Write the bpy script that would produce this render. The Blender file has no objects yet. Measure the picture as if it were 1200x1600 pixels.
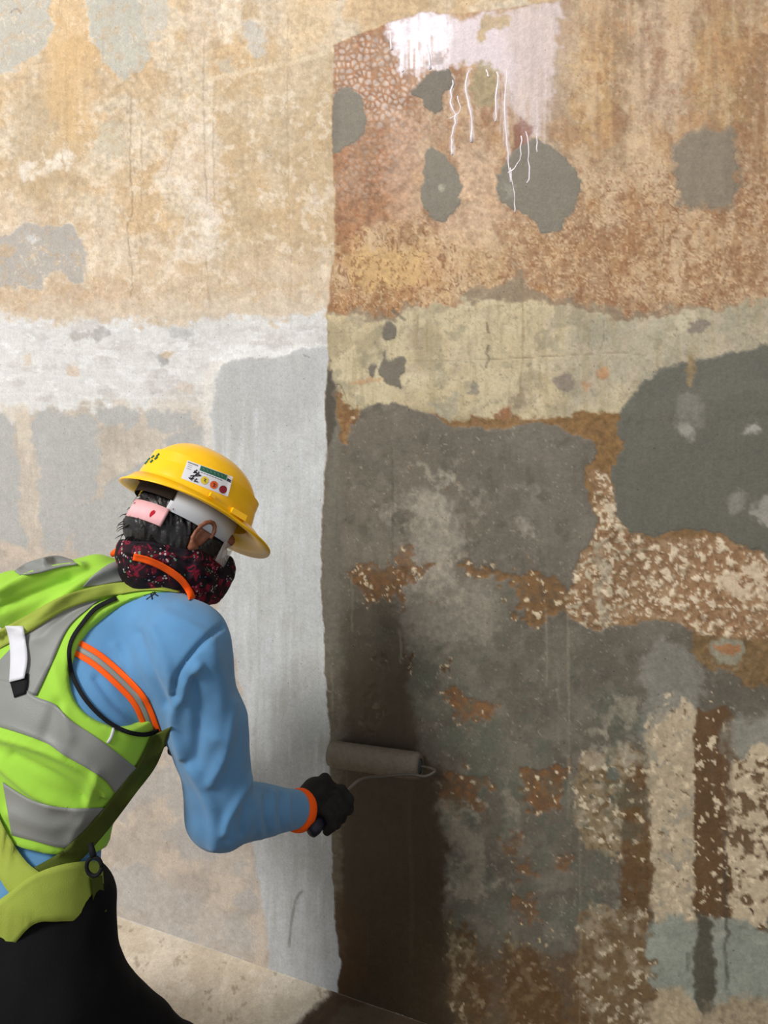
import bpy, math, random
import numpy as np
from mathutils import Vector
from mathutils.bvhtree import BVHTree
random.seed(4)
RNG = np.random.default_rng(11)
SC = bpy.context.scene
COL = SC.collection
PI = math.pi
# ------------------------------------------------------------------ camera, world, lights, exposure
CAMH, HOR, F = 1.75, 570.0, 1200.0
cd = bpy.data.cameras.new('camera'); cam = bpy.data.objects.new('camera', cd); COL.objects.link(cam)
cam.location = (0, 0, CAMH); cam.rotation_euler = (PI/2, 0, 0)
cd.sensor_fit = 'VERTICAL'; cd.sensor_height = 24.0; cd.lens = F*24.0/1600.0
cd.shift_y = -(800-HOR)/1600.0
cd.clip_start = 0.02
SC.camera = cam
w = bpy.data.worlds.new('world'); SC.world = w; w.use_nodes = True
w.node_tree.nodes['Background'].inputs[0].default_value = (0.95, 0.97, 1.0, 1)
w.node_tree.nodes['Background'].inputs[1].default_value = 0.53
def area(name, loc, target, size, power, col):
    l = bpy.data.lights.new(name, 'AREA'); l.shape = 'DISK'; l.size = size; l.energy = power; l.color = col
    o = bpy.data.objects.new(name, l); COL.objects.link(o); o.location = loc
    o.rotation_euler = (Vector(target)-Vector(loc)).to_track_quat('-Z', 'Y').to_euler()
    return o
area('work_lamp', (-3.9, -2.15, 5.3), (-0.1, 2.0, 1.3), 1.7, 420, (1.0, 0.97, 0.93))
SC.view_settings.view_transform = 'Standard'; SC.view_settings.look = 'None'
SC.view_settings.exposure = 0.0; SC.view_settings.gamma = 1.0; SC.view_settings.use_curve_mapping = False
GAIN = 1.05          # how bright a white wall comes out with these lights (used to turn read colours into albedo)

# ------------------------------------------------------------------ helpers
def lin(c, g=1.0):
    out = []
    for v in c:
        v = v/255.0
        out.append((v/12.92 if v <= 0.04045 else ((v+0.055)/1.055)**2.4)*g)
    return np.array(out, dtype=np.float32)
def P(px, py, d):
    return np.array([(px-600)/F*d, d, CAMH-(py-HOR)/F*d])
def nrm(v):
    v = np.array(v, float); return v/np.linalg.norm(v)
W0 = np.array([-0.125, 2.14, 0.0]); WD = nrm([0.924, -0.382, 0]); WN = np.array([-WD[1]*-1*-1, 0, 0])
WN = np.array([WD[1], -WD[0], 0.0])            # towards the camera
def tag(o, label=None, cat=None, group=None, kind=None):
    if label: o['label'] = label
    if cat: o['category'] = cat
    if group: o['group'] = group
    if kind: o['kind'] = kind
    return o
def empty(name, loc):
    o = bpy.data.objects.new(name, None); COL.objects.link(o); o.location = loc; o.empty_display_size = .1
    return o
def mesh(name, V, Fc, mat, parent=None, smooth=True, mats=None, midx=None):
    me = bpy.data.meshes.new(name)
    V = np.asarray(V, dtype=np.float32)
    if isinstance(Fc, np.ndarray):
        n, k = Fc.shape
        me.vertices.add(len(V)); me.vertices.foreach_set('co', V.ravel())
        me.loops.add(n*k); me.loops.foreach_set('vertex_index', Fc.astype(np.int32).ravel())
        me.polygons.add(n); me.polygons.foreach_set('loop_start', np.arange(0, n*k, k, dtype=np.int32))
        me.update(calc_edges=True)
    else:
        me.from_pydata([tuple(map(float, v)) for v in V], [], Fc); me.update()
    for m in (mats or [mat]): me.materials.append(m)
    if midx is not None: me.polygons.foreach_set('material_index', np.asarray(midx, dtype=np.int32))
    if smooth: me.polygons.foreach_set('use_smooth', np.ones(len(me.polygons), dtype=bool))
    me.validate()
    o = bpy.data.objects.new(name, me); COL.objects.link(o)
    if parent is not None:
        o.parent = parent
        wl = Vector(parent_world(parent)); o.matrix_parent_inverse.identity(); o.location = -wl
    return o
def parent_world(p):
    v = Vector((0, 0, 0))
    while p is not None:
        v += p.location; p = p.parent
    return v
# ---- materials
def new_mat(name, col, rough=0.6, spec=0.4, metal=0.0, bump=0.0, bscale=200.0, var=0.0, vscale=20.0, coat=0.0, trans=0.0, sheen=0.0):
    m = bpy.data.materials.new(name); m.use_nodes = True; nt = m.node_tree; b = nt.nodes['Principled BSDF']
    c = lin(col) if max(col) > 1.0 else np.array(col)
    b.inputs['Base Color'].default_value = (*c[:3], 1)
    b.inputs['Roughness'].default_value = rough; b.inputs['Specular IOR Level'].default_value = spec
    b.inputs['Metallic'].default_value = metal; b.inputs['Coat Weight'].default_value = coat
    b.inputs['Transmission Weight'].default_value = trans; b.inputs['Sheen Weight'].default_value = sheen
    tc = nt.nodes.new('ShaderNodeTexCoord')
    if var:
        n = nt.nodes.new('ShaderNodeTexNoise'); n.inputs['Scale'].default_value = vscale; n.inputs['Detail'].default_value = 5
        r = nt.nodes.new('ShaderNodeMapRange'); r.inputs['To Min'].default_value = 1-var; r.inputs['To Max'].default_value = 1+var
        r.inputs['From Min'].default_value = .3; r.inputs['From Max'].default_value = .7
        x = nt.nodes.new('ShaderNodeVectorMath'); x.operation = 'SCALE'; x.inputs[0].default_value = tuple(map(float, c[:3]))
        nt.links.new(tc.outputs['Object'], n.inputs['Vector']); nt.links.new(n.outputs['Fac'], r.inputs['Value'])
        nt.links.new(r.outputs[0], x.inputs['Scale']); nt.links.new(x.outputs[0], b.inputs['Base Color'])
    if bump:
        n = nt.nodes.new('ShaderNodeTexNoise'); n.inputs['Scale'].default_value = bscale; n.inputs['Detail'].default_value = 4
        bp = nt.nodes.new('ShaderNodeBump'); bp.inputs['Strength'].default_value = bump; bp.inputs['Distance'].default_value = .002
        nt.links.new(tc.outputs['Object'], n.inputs['Vector']); nt.links.new(n.outputs['Fac'], bp.inputs['Height'])
        nt.links.new(bp.outputs[0], b.inputs['Normal'])
    return m
M = {
 'helmet': new_mat('helmet_yellow', (254, 196, 8), .28, .5, var=.04, vscale=30),
 'suspension': new_mat('white_plastic', (205, 208, 212), .45),
 'pink': new_mat('pink_pad', (232, 178, 182), .8, var=.06, vscale=60),
 'red': new_mat('red_mark', (200, 25, 45), .7),
 'skin': new_mat('skin', (128, 78, 55), .5, .4, var=.12, vscale=40, bump=.15, bscale=300),
 'hair': new_mat('black_hair', (22, 19, 19), .38, .5, bump=.5, bscale=160),
 'lime': new_mat('lime_fabric', (152, 200, 64), .75, .2, bump=.25, bscale=900, var=.07, vscale=9, sheen=.1),
 'silver': new_mat('grey_reflective_tape', (128, 130, 126), .5, .4, bump=.2, bscale=500, var=.05, vscale=15),
 'blue': new_mat('blue_knit', (90, 140, 184), .85, .2, bump=.4, bscale=1100, var=.09, vscale=14, sheen=.2),
 'orange': new_mat('orange_fabric', (246, 92, 16), .7, .2, var=.05),
 'strap': new_mat('olive_webbing', (150, 164, 68), .8, .2, bump=.4, bscale=700, var=.07, vscale=30),
 'dkstrap': new_mat('dark_olive_webbing', (74, 84, 30), .85, .2, bump=.4, bscale=700, var=.1, vscale=30),
 'black': new_mat('black_cloth', (15, 15, 17), .9, .15, bump=.3, bscale=300, var=.2, vscale=8),
 'blacktrim': new_mat('black_piping', (18, 19, 22), .8, .2),
 'glove': new_mat('dark_knit_glove', (30, 30, 28), .8, .2, bump=.5, bscale=500, var=.3, vscale=60),
 'rubber': new_mat('glove_palm_rubber', (66, 70, 70), .6, .3, bump=.3, bscale=300),
 'steel': new_mat('steel_wire', (96, 90, 80), .5, .5, metal=.3),
 'nap': new_mat('wet_roller_nap', (112, 101, 87), .55, .4, bump=1.0, bscale=350, var=.14, vscale=90),
 'handle': new_mat('blue_handle_plastic', (18, 19, 38), .45),
 'tape': new_mat('white_satin_tag', (205, 205, 212), .5, .4, var=.05),
 'yellow': new_mat('yellow_fabric', (235, 190, 30), .7),
 'green': new_mat('green_print', (30, 96, 72), .5),
 'ink': new_mat('black_ink', (30, 32, 38), .6),
 'paper': new_mat('white_sticker', (214, 214, 220), .45),
 'dotyel': new_mat('yellow_print', (216, 190, 62), .5),
 'dotora': new_mat('orange_print', (214, 92, 36), .5),
 'dotred': new_mat('dark_red_print', (132, 22, 40), .5),
 'inside': new_mat('dark_cavity_shade', (38, 24, 12), .9),
 'boot': new_mat('brown_boot_leather', (60, 44, 32), .6, bump=.3),
 'sole': new_mat('black_sole', (20, 20, 20), .8),
 'lens': new_mat('clear_lens', (240, 240, 240), .05, .5, trans=.95),
 'drip': new_mat('white_paint_drip', (226, 216, 222), .2, .5, coat=.3),
 'eye': new_mat('eye_white', (220, 215, 205), .2),
}
M['lens'].node_tree.nodes['Principled BSDF'].inputs['Transmission Weight'].default_value = 0
M['lens'].node_tree.nodes['Principled BSDF'].inputs['Alpha'].default_value = .3
def gaiter_mat():
    m = new_mat('printed_neck_gaiter', (30, 18, 24), .8, .2, bump=.3, bscale=500); nt = m.node_tree; b = nt.nodes['Principled BSDF']
    tc = nt.nodes.new('ShaderNodeTexCoord')
    nz = nt.nodes.new('ShaderNodeTexNoise'); nz.inputs['Scale'].default_value = 30; nz.inputs['Detail'].default_value = 3; nz.inputs['Distortion'].default_value = 1.2
    r1 = nt.nodes.new('ShaderNodeValToRGB'); e = r1.color_ramp.elements
    e[0].position = .46; e[0].color = (.010, .007, .011, 1); e[1].position = .55; e[1].color = (.035, .006, .012, 1)
    for p, c in ((.60, (.24, .012, .028, 1)), (.64, (.16, .01, .03, 1)), (.68, (.02, .012, .02, 1))):
        x = e.new(p); x.color = c
    vo = nt.nodes.new('ShaderNodeTexVoronoi'); vo.inputs['Scale'].default_value = 130
    lt = nt.nodes.new('ShaderNodeMath'); lt.operation = 'LESS_THAN'; lt.inputs[1].default_value = .30
    n2 = nt.nodes.new('ShaderNodeTexNoise'); n2.inputs['Scale'].default_value = 30
    gt = nt.nodes.new('ShaderNodeMath'); gt.operation = 'GREATER_THAN'; gt.inputs[1].default_value = .53
    mu = nt.nodes.new('ShaderNodeMath'); mu.operation = 'MULTIPLY'
    r2 = nt.nodes.new('ShaderNodeValToRGB'); r2.color_ramp.interpolation = 'CONSTANT'; e = r2.color_ramp.elements
    e[0].color = (.45, .40, .38, 1); e[1].position = .4; e[1].color = (.10, .30, .17, 1); x = e.new(.6); x.color = (.45, .10, .16, 1); x = e.new(.8); x.color = (.16, .22, .34, 1)
    mix = nt.nodes.new('ShaderNodeMix'); mix.data_type = 'RGBA'
    L = nt.links.new
    for n in (nz, vo, n2): L(tc.outputs['Object'], n.inputs['Vector'])
    L(nz.outputs['Fac'], r1.inputs[0]); L(vo.outputs['Distance'], lt.inputs[0]); L(n2.outputs['Fac'], gt.inputs[0])
    L(lt.outputs[0], mu.inputs[0]); L(gt.outputs[0], mu.inputs[1]); L(vo.outputs['Color'], r2.inputs[0])
    L(mu.outputs[0], mix.inputs[0]); L(r1.outputs[0], mix.inputs[6]); L(r2.outputs[0], mix.inputs[7]); L(mix.outputs[2], b.inputs['Base Color'])
    return m
M['gaiter'] = gaiter_mat()
def wall_mat(name):
    m = bpy.data.materials.new(name); m.use_nodes = True; nt = m.node_tree; b = nt.nodes['Principled BSDF']; L = nt.links.new
    tc = nt.nodes.new('ShaderNodeTexCoord')
    at = nt.nodes.new('ShaderNodeAttribute'); at.attribute_name = 'pigment'
    wt = nt.nodes.new('ShaderNodeAttribute'); wt.attribute_name = 'coating'
    n1 = nt.nodes.new('ShaderNodeTexNoise'); n1.inputs['Scale'].default_value = 170; n1.inputs['Detail'].default_value = 5; n1.inputs['Roughness'].default_value = .65
    mp = nt.nodes.new('ShaderNodeMapping'); mp.inputs['Scale'].default_value = (160, 160, 14)
    n2 = nt.nodes.new('ShaderNodeTexNoise'); n2.inputs['Scale'].default_value = 1; n2.inputs['Detail'].default_value = 3
    r1 = nt.nodes.new('ShaderNodeMapRange'); r1.inputs['From Min'].default_value = .3; r1.inputs['From Max'].default_value = .7; r1.inputs['To Min'].default_value = .88; r1.inputs['To Max'].default_value = 1.12
    r2 = nt.nodes.new('ShaderNodeMapRange'); r2.inputs['From Min'].default_value = .3; r2.inputs['From Max'].default_value = .7; r2.inputs['To Min'].default_value = .975; r2.inputs['To Max'].default_value = 1.025
    vo = nt.nodes.new('ShaderNodeTexVoronoi'); vo.inputs['Scale'].default_value = 28
    pt = nt.nodes.new('ShaderNodeMapRange'); pt.inputs['From Min'].default_value = .035; pt.inputs['From Max'].default_value = .06; pt.inputs['To Min'].default_value = .5
    mu = nt.nodes.new('ShaderNodeMath'); mu.operation = 'MULTIPLY'; m2 = nt.nodes.new('ShaderNodeMath'); m2.operation = 'MULTIPLY'
    sc = nt.nodes.new('ShaderNodeVectorMath'); sc.operation = 'SCALE'
    L(tc.outputs['Object'], n1.inputs['Vector']); L(tc.outputs['Object'], mp.inputs['Vector']); L(mp.outputs[0], n2.inputs['Vector']); L(tc.outputs['Object'], vo.inputs['Vector'])
    L(n1.outputs['Fac'], r1.inputs[0]); L(n2.outputs['Fac'], r2.inputs[0]); L(vo.outputs['Distance'], pt.inputs[0])
    L(r1.outputs[0], mu.inputs[0]); L(r2.outputs[0], mu.inputs[1]); L(mu.outputs[0], m2.inputs[0]); L(pt.outputs[0], m2.inputs[1])
    L(at.outputs['Color'], sc.inputs[0]); L(m2.outputs[0], sc.inputs['Scale']); L(sc.outputs[0], b.inputs['Base Color'])
    rr = nt.nodes.new('ShaderNodeMapRange'); rr.inputs['To Min'].default_value = .9; rr.inputs['To Max'].default_value = .30
    sp = nt.nodes.new('ShaderNodeMapRange'); sp.inputs['To Min'].default_value = .15; sp.inputs['To Max'].default_value = .45
    L(wt.outputs['Fac'], rr.inputs[0]); L(rr.outputs[0], b.inputs['Roughness']); L(wt.outputs['Fac'], sp.inputs[0]); L(sp.outputs[0], b.inputs['Specular IOR Level'])
    bp = nt.nodes.new('ShaderNodeBump'); bp.inputs['Strength'].default_value = .35; bp.inputs['Distance'].default_value = .002
    L(n1.outputs['Fac'], bp.inputs['Height']); L(bp.outputs[0], b.inputs['Normal'])
    return m
M['wall'] = wall_mat('stained_concrete')

# ------------------------------------------------------------------ wall: layers of stain, render and coating worked out per vertex
_lat = RNG.random((8, 256, 256)).astype(np.float32)
def vn(x, y, s=0):
    xi = np.floor(x).astype(np.int32); yi = np.floor(y).astype(np.int32); fx = (x-xi).astype(np.float32); fy = (y-yi).astype(np.float32)
    fx = fx*fx*(3-2*fx); fy = fy*fy*(3-2*fy); T = _lat[s % 8]; ox = 37*(s//8); xi = xi+ox
    a = T[xi & 255, yi & 255]; b = T[(xi+1) & 255, yi & 255]; c = T[xi & 255, (yi+1) & 255]; d = T[(xi+1) & 255, (yi+1) & 255]
    return (a*(1-fx)+b*fx)*(1-fy)+(c*(1-fx)+d*fx)*fy
def fbm(x, y, s=0, o=4, rough=.55):
    t = 0; a = 1.; n = 0
    for k in range(o):
        c_, s_ = math.cos(.6+1.1*k), math.sin(.6+1.1*k)
        t = t+a*vn((x*c_-y*s_)*2**k+k*17.3, (x*s_+y*c_)*2**k+k*9.1, s+k); n += a; a *= rough
    return t/n
def sstep(a, b, x):
    t = np.clip((x-a)/(b-a), 0, 1); return t*t*(3-2*t)
def smooth_poly(p, n=4, closed=True):
    p = np.array(p, float); N = len(p); out = []
    rng = range(N) if closed else range(N-1)
    for i in rng:
        if closed: p0, p1, p2, p3 = p[i-1], p[i], p[(i+1) % N], p[(i+2) % N]
        else: p0, p1, p2, p3 = p[max(i-1, 0)], p[i], p[i+1], p[min(i+2, N-1)]
        for k in range(n):
            t = k/n
            out.append(.5*((2*p1)+(-p0+p2)*t+(2*p0-5*p1+4*p2-p3)*t*t+(-p0+3*p1-3*p2+p3)*t**3))
    if not closed: out.append(p[-1])
    return np.array(out)
def poly_sd(poly, X, Y, closed=True):
    d = np.full(X.shape, 1e9, np.float32); ins = np.zeros(X.shape, bool); n = len(poly)
    for i in range(n if closed else n-1):
        ax, ay = poly[i]; bx, by = poly[(i+1) % n]; ex, ey = bx-ax, by-ay; L2 = ex*ex+ey*ey+1e-9
        t = np.clip(((X-ax)*ex+(Y-ay)*ey)/L2, 0, 1)
        d = np.minimum(d, (X-ax-t*ex)**2+(Y-ay-t*ey)**2)
        if closed and ay != by: ins ^= ((ay > Y) != (by > Y)) & (X < ex*(Y-ay)/(by-ay)+ax)
    d = np.sqrt(d)
    return np.where(ins, -d, d) if closed else d
class Layers:
    def __init__(s, X, Y):
        s.X = X.astype(np.float32); s.XM = np.clip(s.X, -60, 1262); s.Y = Y.astype(np.float32); s.C = np.zeros(X.shape+(3,), np.float32); s.H = np.zeros(X.shape, np.float32); s.W = np.zeros(X.shape, np.float32)
        s.n1 = fbm(s.X/9, s.Y/9, 1, 4)-.5; s.n2 = fbm(s.X/9, s.Y/9, 5, 4)-.5
        s.b1 = fbm(s.X/60, s.Y/60, 2, 4)-.5; s.b2 = fbm(s.X/60, s.Y/60, 6, 4)-.5
        s.fine = fbm(s.X/6, s.Y/6, 12, 3)-.5
        s.g1 = fbm(s.X/24, s.Y/24, 9, 3)-.5; s.g2 = fbm(s.X/24, s.Y/24, 13, 3)-.5
        s.st = fbm(s.X/7, s.Y/90, 3, 3)-.5
    def mask(s, poly, soft=3, warp=8, sm=True, closed=True, rag=0):
        pl = smooth_poly(poly, 4, closed) if sm else np.array(poly, float)
        mg = soft+abs(warp)*2.5+rag+14
        x0, y0 = pl.min(0)-mg; x1, y1 = pl.max(0)+mg
        box = (s.XM > x0) & (s.XM < x1) & (s.Y > y0) & (s.Y < y1)
        m = np.zeros(s.X.shape, np.float32)
        if not box.any(): return m
        X = s.XM[box]+warp*(3*s.n1[box]+3.2*s.g1[box]); Y = s.Y[box]+warp*(3*s.n2[box]+3.2*s.g2[box])
        d = poly_sd(pl, X, Y, closed)
        if rag: d = d+rag*2*(s.b1[box]*.7+s.n2[box]*.8)
        m[box] = 1-sstep(-soft, soft, d)
        return m
    def lay(s, m, col, var=.08, grain=.12, streak=.0, op=1.0, h=None, wet=None):
        c = lin(col, 1/GAIN)
        f = 1+var*3*s.b1+grain*3.2*s.fine+var*1.5*s.g1+streak*2.5*s.st
        tgt = c[None, None, :]*f[..., None]
        a = np.clip(m*op, 0, 1)[..., None]
        s.C += (tgt-s.C)*a
        if h is not None: s.H += (h-s.H)*a[..., 0]
        if wet is not None: s.W += (wet-s.W)*a[..., 0]
    def line(s, pts, wd, col, op=.6, warp=2, h=None):
        pl = smooth_poly(pts, 5, False); mg = wd+14
        x0, y0 = pl.min(0)-mg; x1, y1 = pl.max(0)+mg
        box = (s.XM > x0) & (s.XM < x1) & (s.Y > y0) & (s.Y < y1)
        if not box.any(): return
        d = poly_sd(pl, s.XM[box]+warp*2*s.n1[box], s.Y[box], False)
        m = np.zeros(s.X.shape, np.float32); m[box] = (1-sstep(wd*.4, wd*1.2, d))*(0.65+.9*s.n2[box])
        s.lay(np.clip(m, 0, 1), col, 0, .05, op=op, h=h)
def blobs(L, m, col, sc, thr, wd=.05, seed=20, sx=1., sy=1., op=1., h=None, var=.05):
    n = fbm(L.X/sc*sx, L.Y/sc*sy, seed, 4, .6)
    L.lay(m*sstep(thr-.02, thr+wd*1.3, n), col, var, .08, op=op, h=h)
def veins(L, m, col, sc, wd, seed, op=.6, sy=1.):
    n = np.abs(fbm(L.X/sc+2*L.g1, L.Y/sc*sy+2*L.g2, seed, 3)-.5)
    L.lay(m*(1-sstep(wd*.4, wd*1.5, n)), col, .06, .1, op=op)
def dots(L, m, col, cell, r0, r1, dens, seed, op=.95, h=.001, sx=1., sy=1., jag=.35):
    box = m > .02
    if not box.any(): return
    X_ = (L.X[box]+L.n1[box]*cell*jag*3)/cell*sx; Y_ = (L.Y[box]+L.n2[box]*cell*jag*3)/cell*sy; xi = np.floor(X_).astype(int); yi = np.floor(Y_).astype(int); v = np.zeros(X_.shape, np.float32)
    for i in (-1, 0, 1):
        for j in (-1, 0, 1):
            a, b = (xi+i+seed*13) & 255, (yi+j+seed*7) & 255
            q = np.clip(_lat[2][a, b]/dens, 0, 1); r = (r0+(r1-r0)*_lat[3][a, b]**2)/cell; r = np.where(_lat[2][a, b] < dens, r, -1)
            an = _lat[4][a, b]*3.14; dx = X_-(xi+i+_lat[0][a, b]); dy = Y_-(yi+j+_lat[1][a, b]); e = dx*np.cos(an)+dy*np.sin(an); g = -dx*np.sin(an)+dy*np.cos(an)
            v = np.maximum(v, 1-sstep(.75, 1.15, np.hypot(e*1.25, g*.8)/np.maximum(r, 1e-3))*1.0-(r < 0)*2)
    M_ = np.zeros(L.X.shape, np.float32); M_[box] = np.clip(v, 0, 1); L.lay(M_*np.clip(m*1.3, 0, 1), col, .08, .12, op=op, h=h)
COAT = [(885, -60), (880, 0), (800, 12), (720, 22), (660, 18), (620, 32), (575, 48), (522, 70), (519, 240), (524, 300), (522, 400), (513, 480), (511, 520), (514, 560), (509, 640), (512, 700), (508, 740), (503, 850), (502, 920), (508, 980), (510, 1050), (516, 1150), (517, 1250), (520, 1350), (526, 1450), (530, 1490), (537, 1502), (529, 1530), (528, 1560), (505, 1600), (480, 1700), (3000, 1700), (3000, -400), (885, -400)]
PATCHES = [
 ('p1', [(516, 160), (528, 142), (545, 135), (566, 150), (571, 185), (564, 216), (540, 232), (516, 234)]),
 ('p2', [(643, 140), (668, 118), (690, 108), (706, 114), (707, 138), (692, 150), (690, 168), (680, 178), (668, 172), (660, 155), (647, 150)]),
 ('p3', [(664, 240), (676, 228), (700, 250), (721, 280), (716, 318), (695, 346), (672, 336), (657, 310), (662, 275)]),
 ('p4', [(780, 272), (800, 240), (820, 226), (842, 218), (875, 240), (900, 272), (907, 300), (893, 330), (880, 345), (872, 363), (845, 362), (830, 340), (790, 322), (775, 300)]),
 ('p5', [(1050, 245), (1070, 212), (1120, 204), (1146, 214), (1149, 290), (1141, 332), (1118, 324), (1062, 318), (1058, 285)]),
 ('p6', [(596, 516), (607, 500), (617, 512), (614, 530), (599, 531)]),
 ('p7', [(592, 580), (598, 560), (600, 545), (606, 562), (622, 553), (633, 562), (631, 580), (620, 592), (629, 608), (604, 602), (596, 592)]),
 ('p8', [(577, 576), (582, 567), (588, 572), (587, 586), (580, 592)]),
 ('p9', [(1300, 540), (1170, 545), (1120, 558), (1078, 565), (1030, 580), (1000, 602), (985, 625), (970, 645), (965, 680), (974, 692), (960, 722), (958, 760), (965, 803), (985, 830), (1020, 836), (1080, 830), (1140, 840), (1165, 852), (1300, 870)]),
]
def build_layers(X, Y):
    L = Layers(X, Y); one = np.ones(X.shape, np.float32); A = L.lay
    # --- dry side
    A(one, (200, 178, 148), .08, .18, .08)
    A(sstep(-.02, .1, L.b2), (207, 195, 176), .06, .2, .06, .6)
    A(sstep(.02, .12, -L.b2+L.b1*.5), (194, 166, 130), .05, .2, .08, .6)
    A(L.mask([(330, 135), (520, 90), (518, 480), (350, 470), (340, 260)], 10, 6), (190, 170, 140), .08, .10, .05, .55)
    A(L.mask([(-90, 280), (130, 350), (310, 400), (520, 400), (520, 520), (-90, 520)], 45, 12), (204, 186, 164), .08, .1, .06, .7)
    blobs(L, L.mask([(-90, 180), (520, 130), (520, 500), (-90, 500)], 40, 4), (226, 212, 192), 14, .60, .06, 30, op=.55)
    A(L.mask([(30, 140), (75, 130), (120, 160), (130, 260), (60, 320), (20, 260)], 25, 10), (178, 160, 132), .05, .08, .05, .6)
    A(L.mask([(60, -60), (130, -60), (150, 130), (100, 240), (70, 130)], 20, 10), (204, 172, 128), .05, .08, .12, .7)
    A(L.mask([(0, 455), (70, 450), (160, 440), (250, 480), (200, 500), (0, 500)], 14, 12), (186, 160, 132), .08, .14, .1, .6)
    for pl, c, o in (
        ([(-90, -90), (62, -60), (78, 30), (80, 55), (62, 82), (40, 98), (15, 110), (-90, 140)], (184, 180, 170), 1),
        ([(136, -60), (205, -60), (226, 30), (233, 78), (222, 108), (192, 124), (168, 104), (148, 70), (140, 30)], (184, 181, 170), 1),
        ([(224, -60), (262, -60), (259, 35), (246, 66), (230, 52)], (190, 184, 172), .9),
        ([(376, 36), (392, 32), (410, 50), (415, 78), (400, 92), (386, 62)], (188, 182, 172), .9),
        ([(150, 200), (180, 190), (195, 230), (180, 250), (155, 240)], (178, 172, 152), .5),
        ([(342, 95), (360, 90), (360, 112), (345, 114)], (178, 168, 150), .6),
        ([(-90, 370), (0, 366), (50, 350), (110, 355), (134, 385), (131, 432), (112, 440), (95, 424), (74, 432), (68, 455), (30, 448), (-90, 455)], (176, 170, 163), 1)):
        A(L.mask(pl, 5, 7), (224, 214, 196), .05, .1, op=.7*o); A(L.mask(pl, 2.5, 4.5), c, .04, .05, .02, o, h=.0008)
    A(L.mask([(0, 385), (14, 382), (22, 395), (10, 405), (0, 400)], 4, 4), (190, 168, 142), op=.8)
    A(L.mask([(42, 368), (55, 366), (62, 375), (50, 380)], 4, 5), (205, 205, 205), op=.8)
    A(L.mask([(30, 255), (50, 245), (58, 262), (100, 232), (112, 258), (70, 272), (45, 284), (34, 275)], 6, 6), (224, 214, 200), .04, .08, op=.85)
    for pl, o in (([(285, 200), (330, 195), (350, 250), (335, 320), (300, 330), (262, 285), (250, 275)], .5), ([(310, 330), (345, 325), (352, 345), (335, 372), (310, 355)], .7), ([(268, 385), (300, 368), (345, 380), (330, 405), (285, 402)], .45),
                  ([(475, 318), (515, 290), (512, 305), (480, 330)], .5), ([(300, 70), (345, 60), (345, 0), (300, 0)], .35)):
        A(L.mask(pl, 10, 8), (222, 212, 200), .05, .14, op=o)
    for r in (26, 40, 30):
        cx, cy = ((326, 345), (328, 352), (306, 385))[(26, 40, 30).index(r)]
        L.line([(cx+r*math.cos(a), cy+r*.85*math.sin(a)) for a in np.linspace(.2, 5.4, 12)], 2.2, (228, 220, 208), .5)
    L.line([(326, 124), (400, 108), (480, 92), (520, 78)], 5, (224, 208, 180), .75, 5)
    A(L.mask([(345, -60), (372, -60), (372, 50), (350, 58)], 6, 8), (228, 216, 198), op=.7)
    A(L.mask([(450, -60), (512, -60), (520, 50), (470, 90), (452, 80)], 12, 8), (214, 190, 154), op=.6)
    for pts, c, o in (([(206, 150), (203, 250), (207, 330), (198, 360), (207, 430), (204, 465)], (138, 118, 96), .75), ([(220, 200), (222, 300), (215, 340), (222, 380)], (150, 128, 102), .55),
                      ([(318, 60), (318, 190), (323, 320)], (148, 130, 112), .6), ([(333, 190), (334, 330)], (150, 134, 116), .5), ([(322, 400), (326, 470), (329, 510), (324, 540)], (150, 130, 108), .65), ([(284, 120), (278, 180), (262, 270)], (150, 138, 118), .5),
                      ([(450, 20), (449, 200), (452, 330), (455, 430), (448, 520), (450, 570)], (160, 138, 112), .6), ([(14, 480), (15, 545)], (150, 145, 138), .6), ([(72, 500), (74, 620)], (165, 160, 155), .55), ([(95, 236), (104, 275)], (158, 136, 112), .6),
                      ([(18, 20), (26, 14), (34, 21)], (90, 84, 78), .9)):
        L.line(pts, 1.6, c, o, 3, h=-.0008)
    dry = L.mask([(-90, -90), (530, -90), (530, 500), (-90, 500)], 10, 4)*sstep(528, 516, L.X)
    veins(L, dry*sstep(-.05, .1, L.b1), (222, 208, 186), 16, .016, 247, .5); veins(L, dry, (176, 148, 116), 22, .010, 251, .4, .6)
    blobs(L, dry, (190, 164, 128), 10, .56, .12, 255, op=.4)
    for k in range(26):   # faint runs of old water
        x = 20+random.random()*480; y = random.random()*330
        L.line([(x, y), (x+3*random.random(), y+60+90*random.random())], 1.4, (178, 152, 122), .28, 2)
    # white band and grey render on the dry side
    band = [(-90, 505), (40, 500), (100, 510), (150, 498), (230, 506), (330, 500), (420, 500), (522, 496), (522, 660), (380, 640), (300, 648), (200, 640), (120, 636), (60, 645), (-90, 648)]
    A(L.mask([(-90, 480), (522, 465), (522, 520), (-90, 520)], 16, 14), (205, 192, 176), .06, .12, op=.6)
    A(L.mask([(-90, 630), (540, 630), (540, 1600), (-90, 1600)], 10, 6), (190, 180, 168), .10, .08, .05)
    A(L.mask(band, 7, 10), (210, 209, 207), .06, .07, .02)
    blobs(L, L.mask(band, 10, 8), (190, 186, 182), 30, .56, .10, 41, 1, 2.2, op=.55)
    blobs(L, L.mask(band, 10, 8), (224, 224, 224), 22, .60, .08, 47, 1, 2.5, op=.7)
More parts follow.
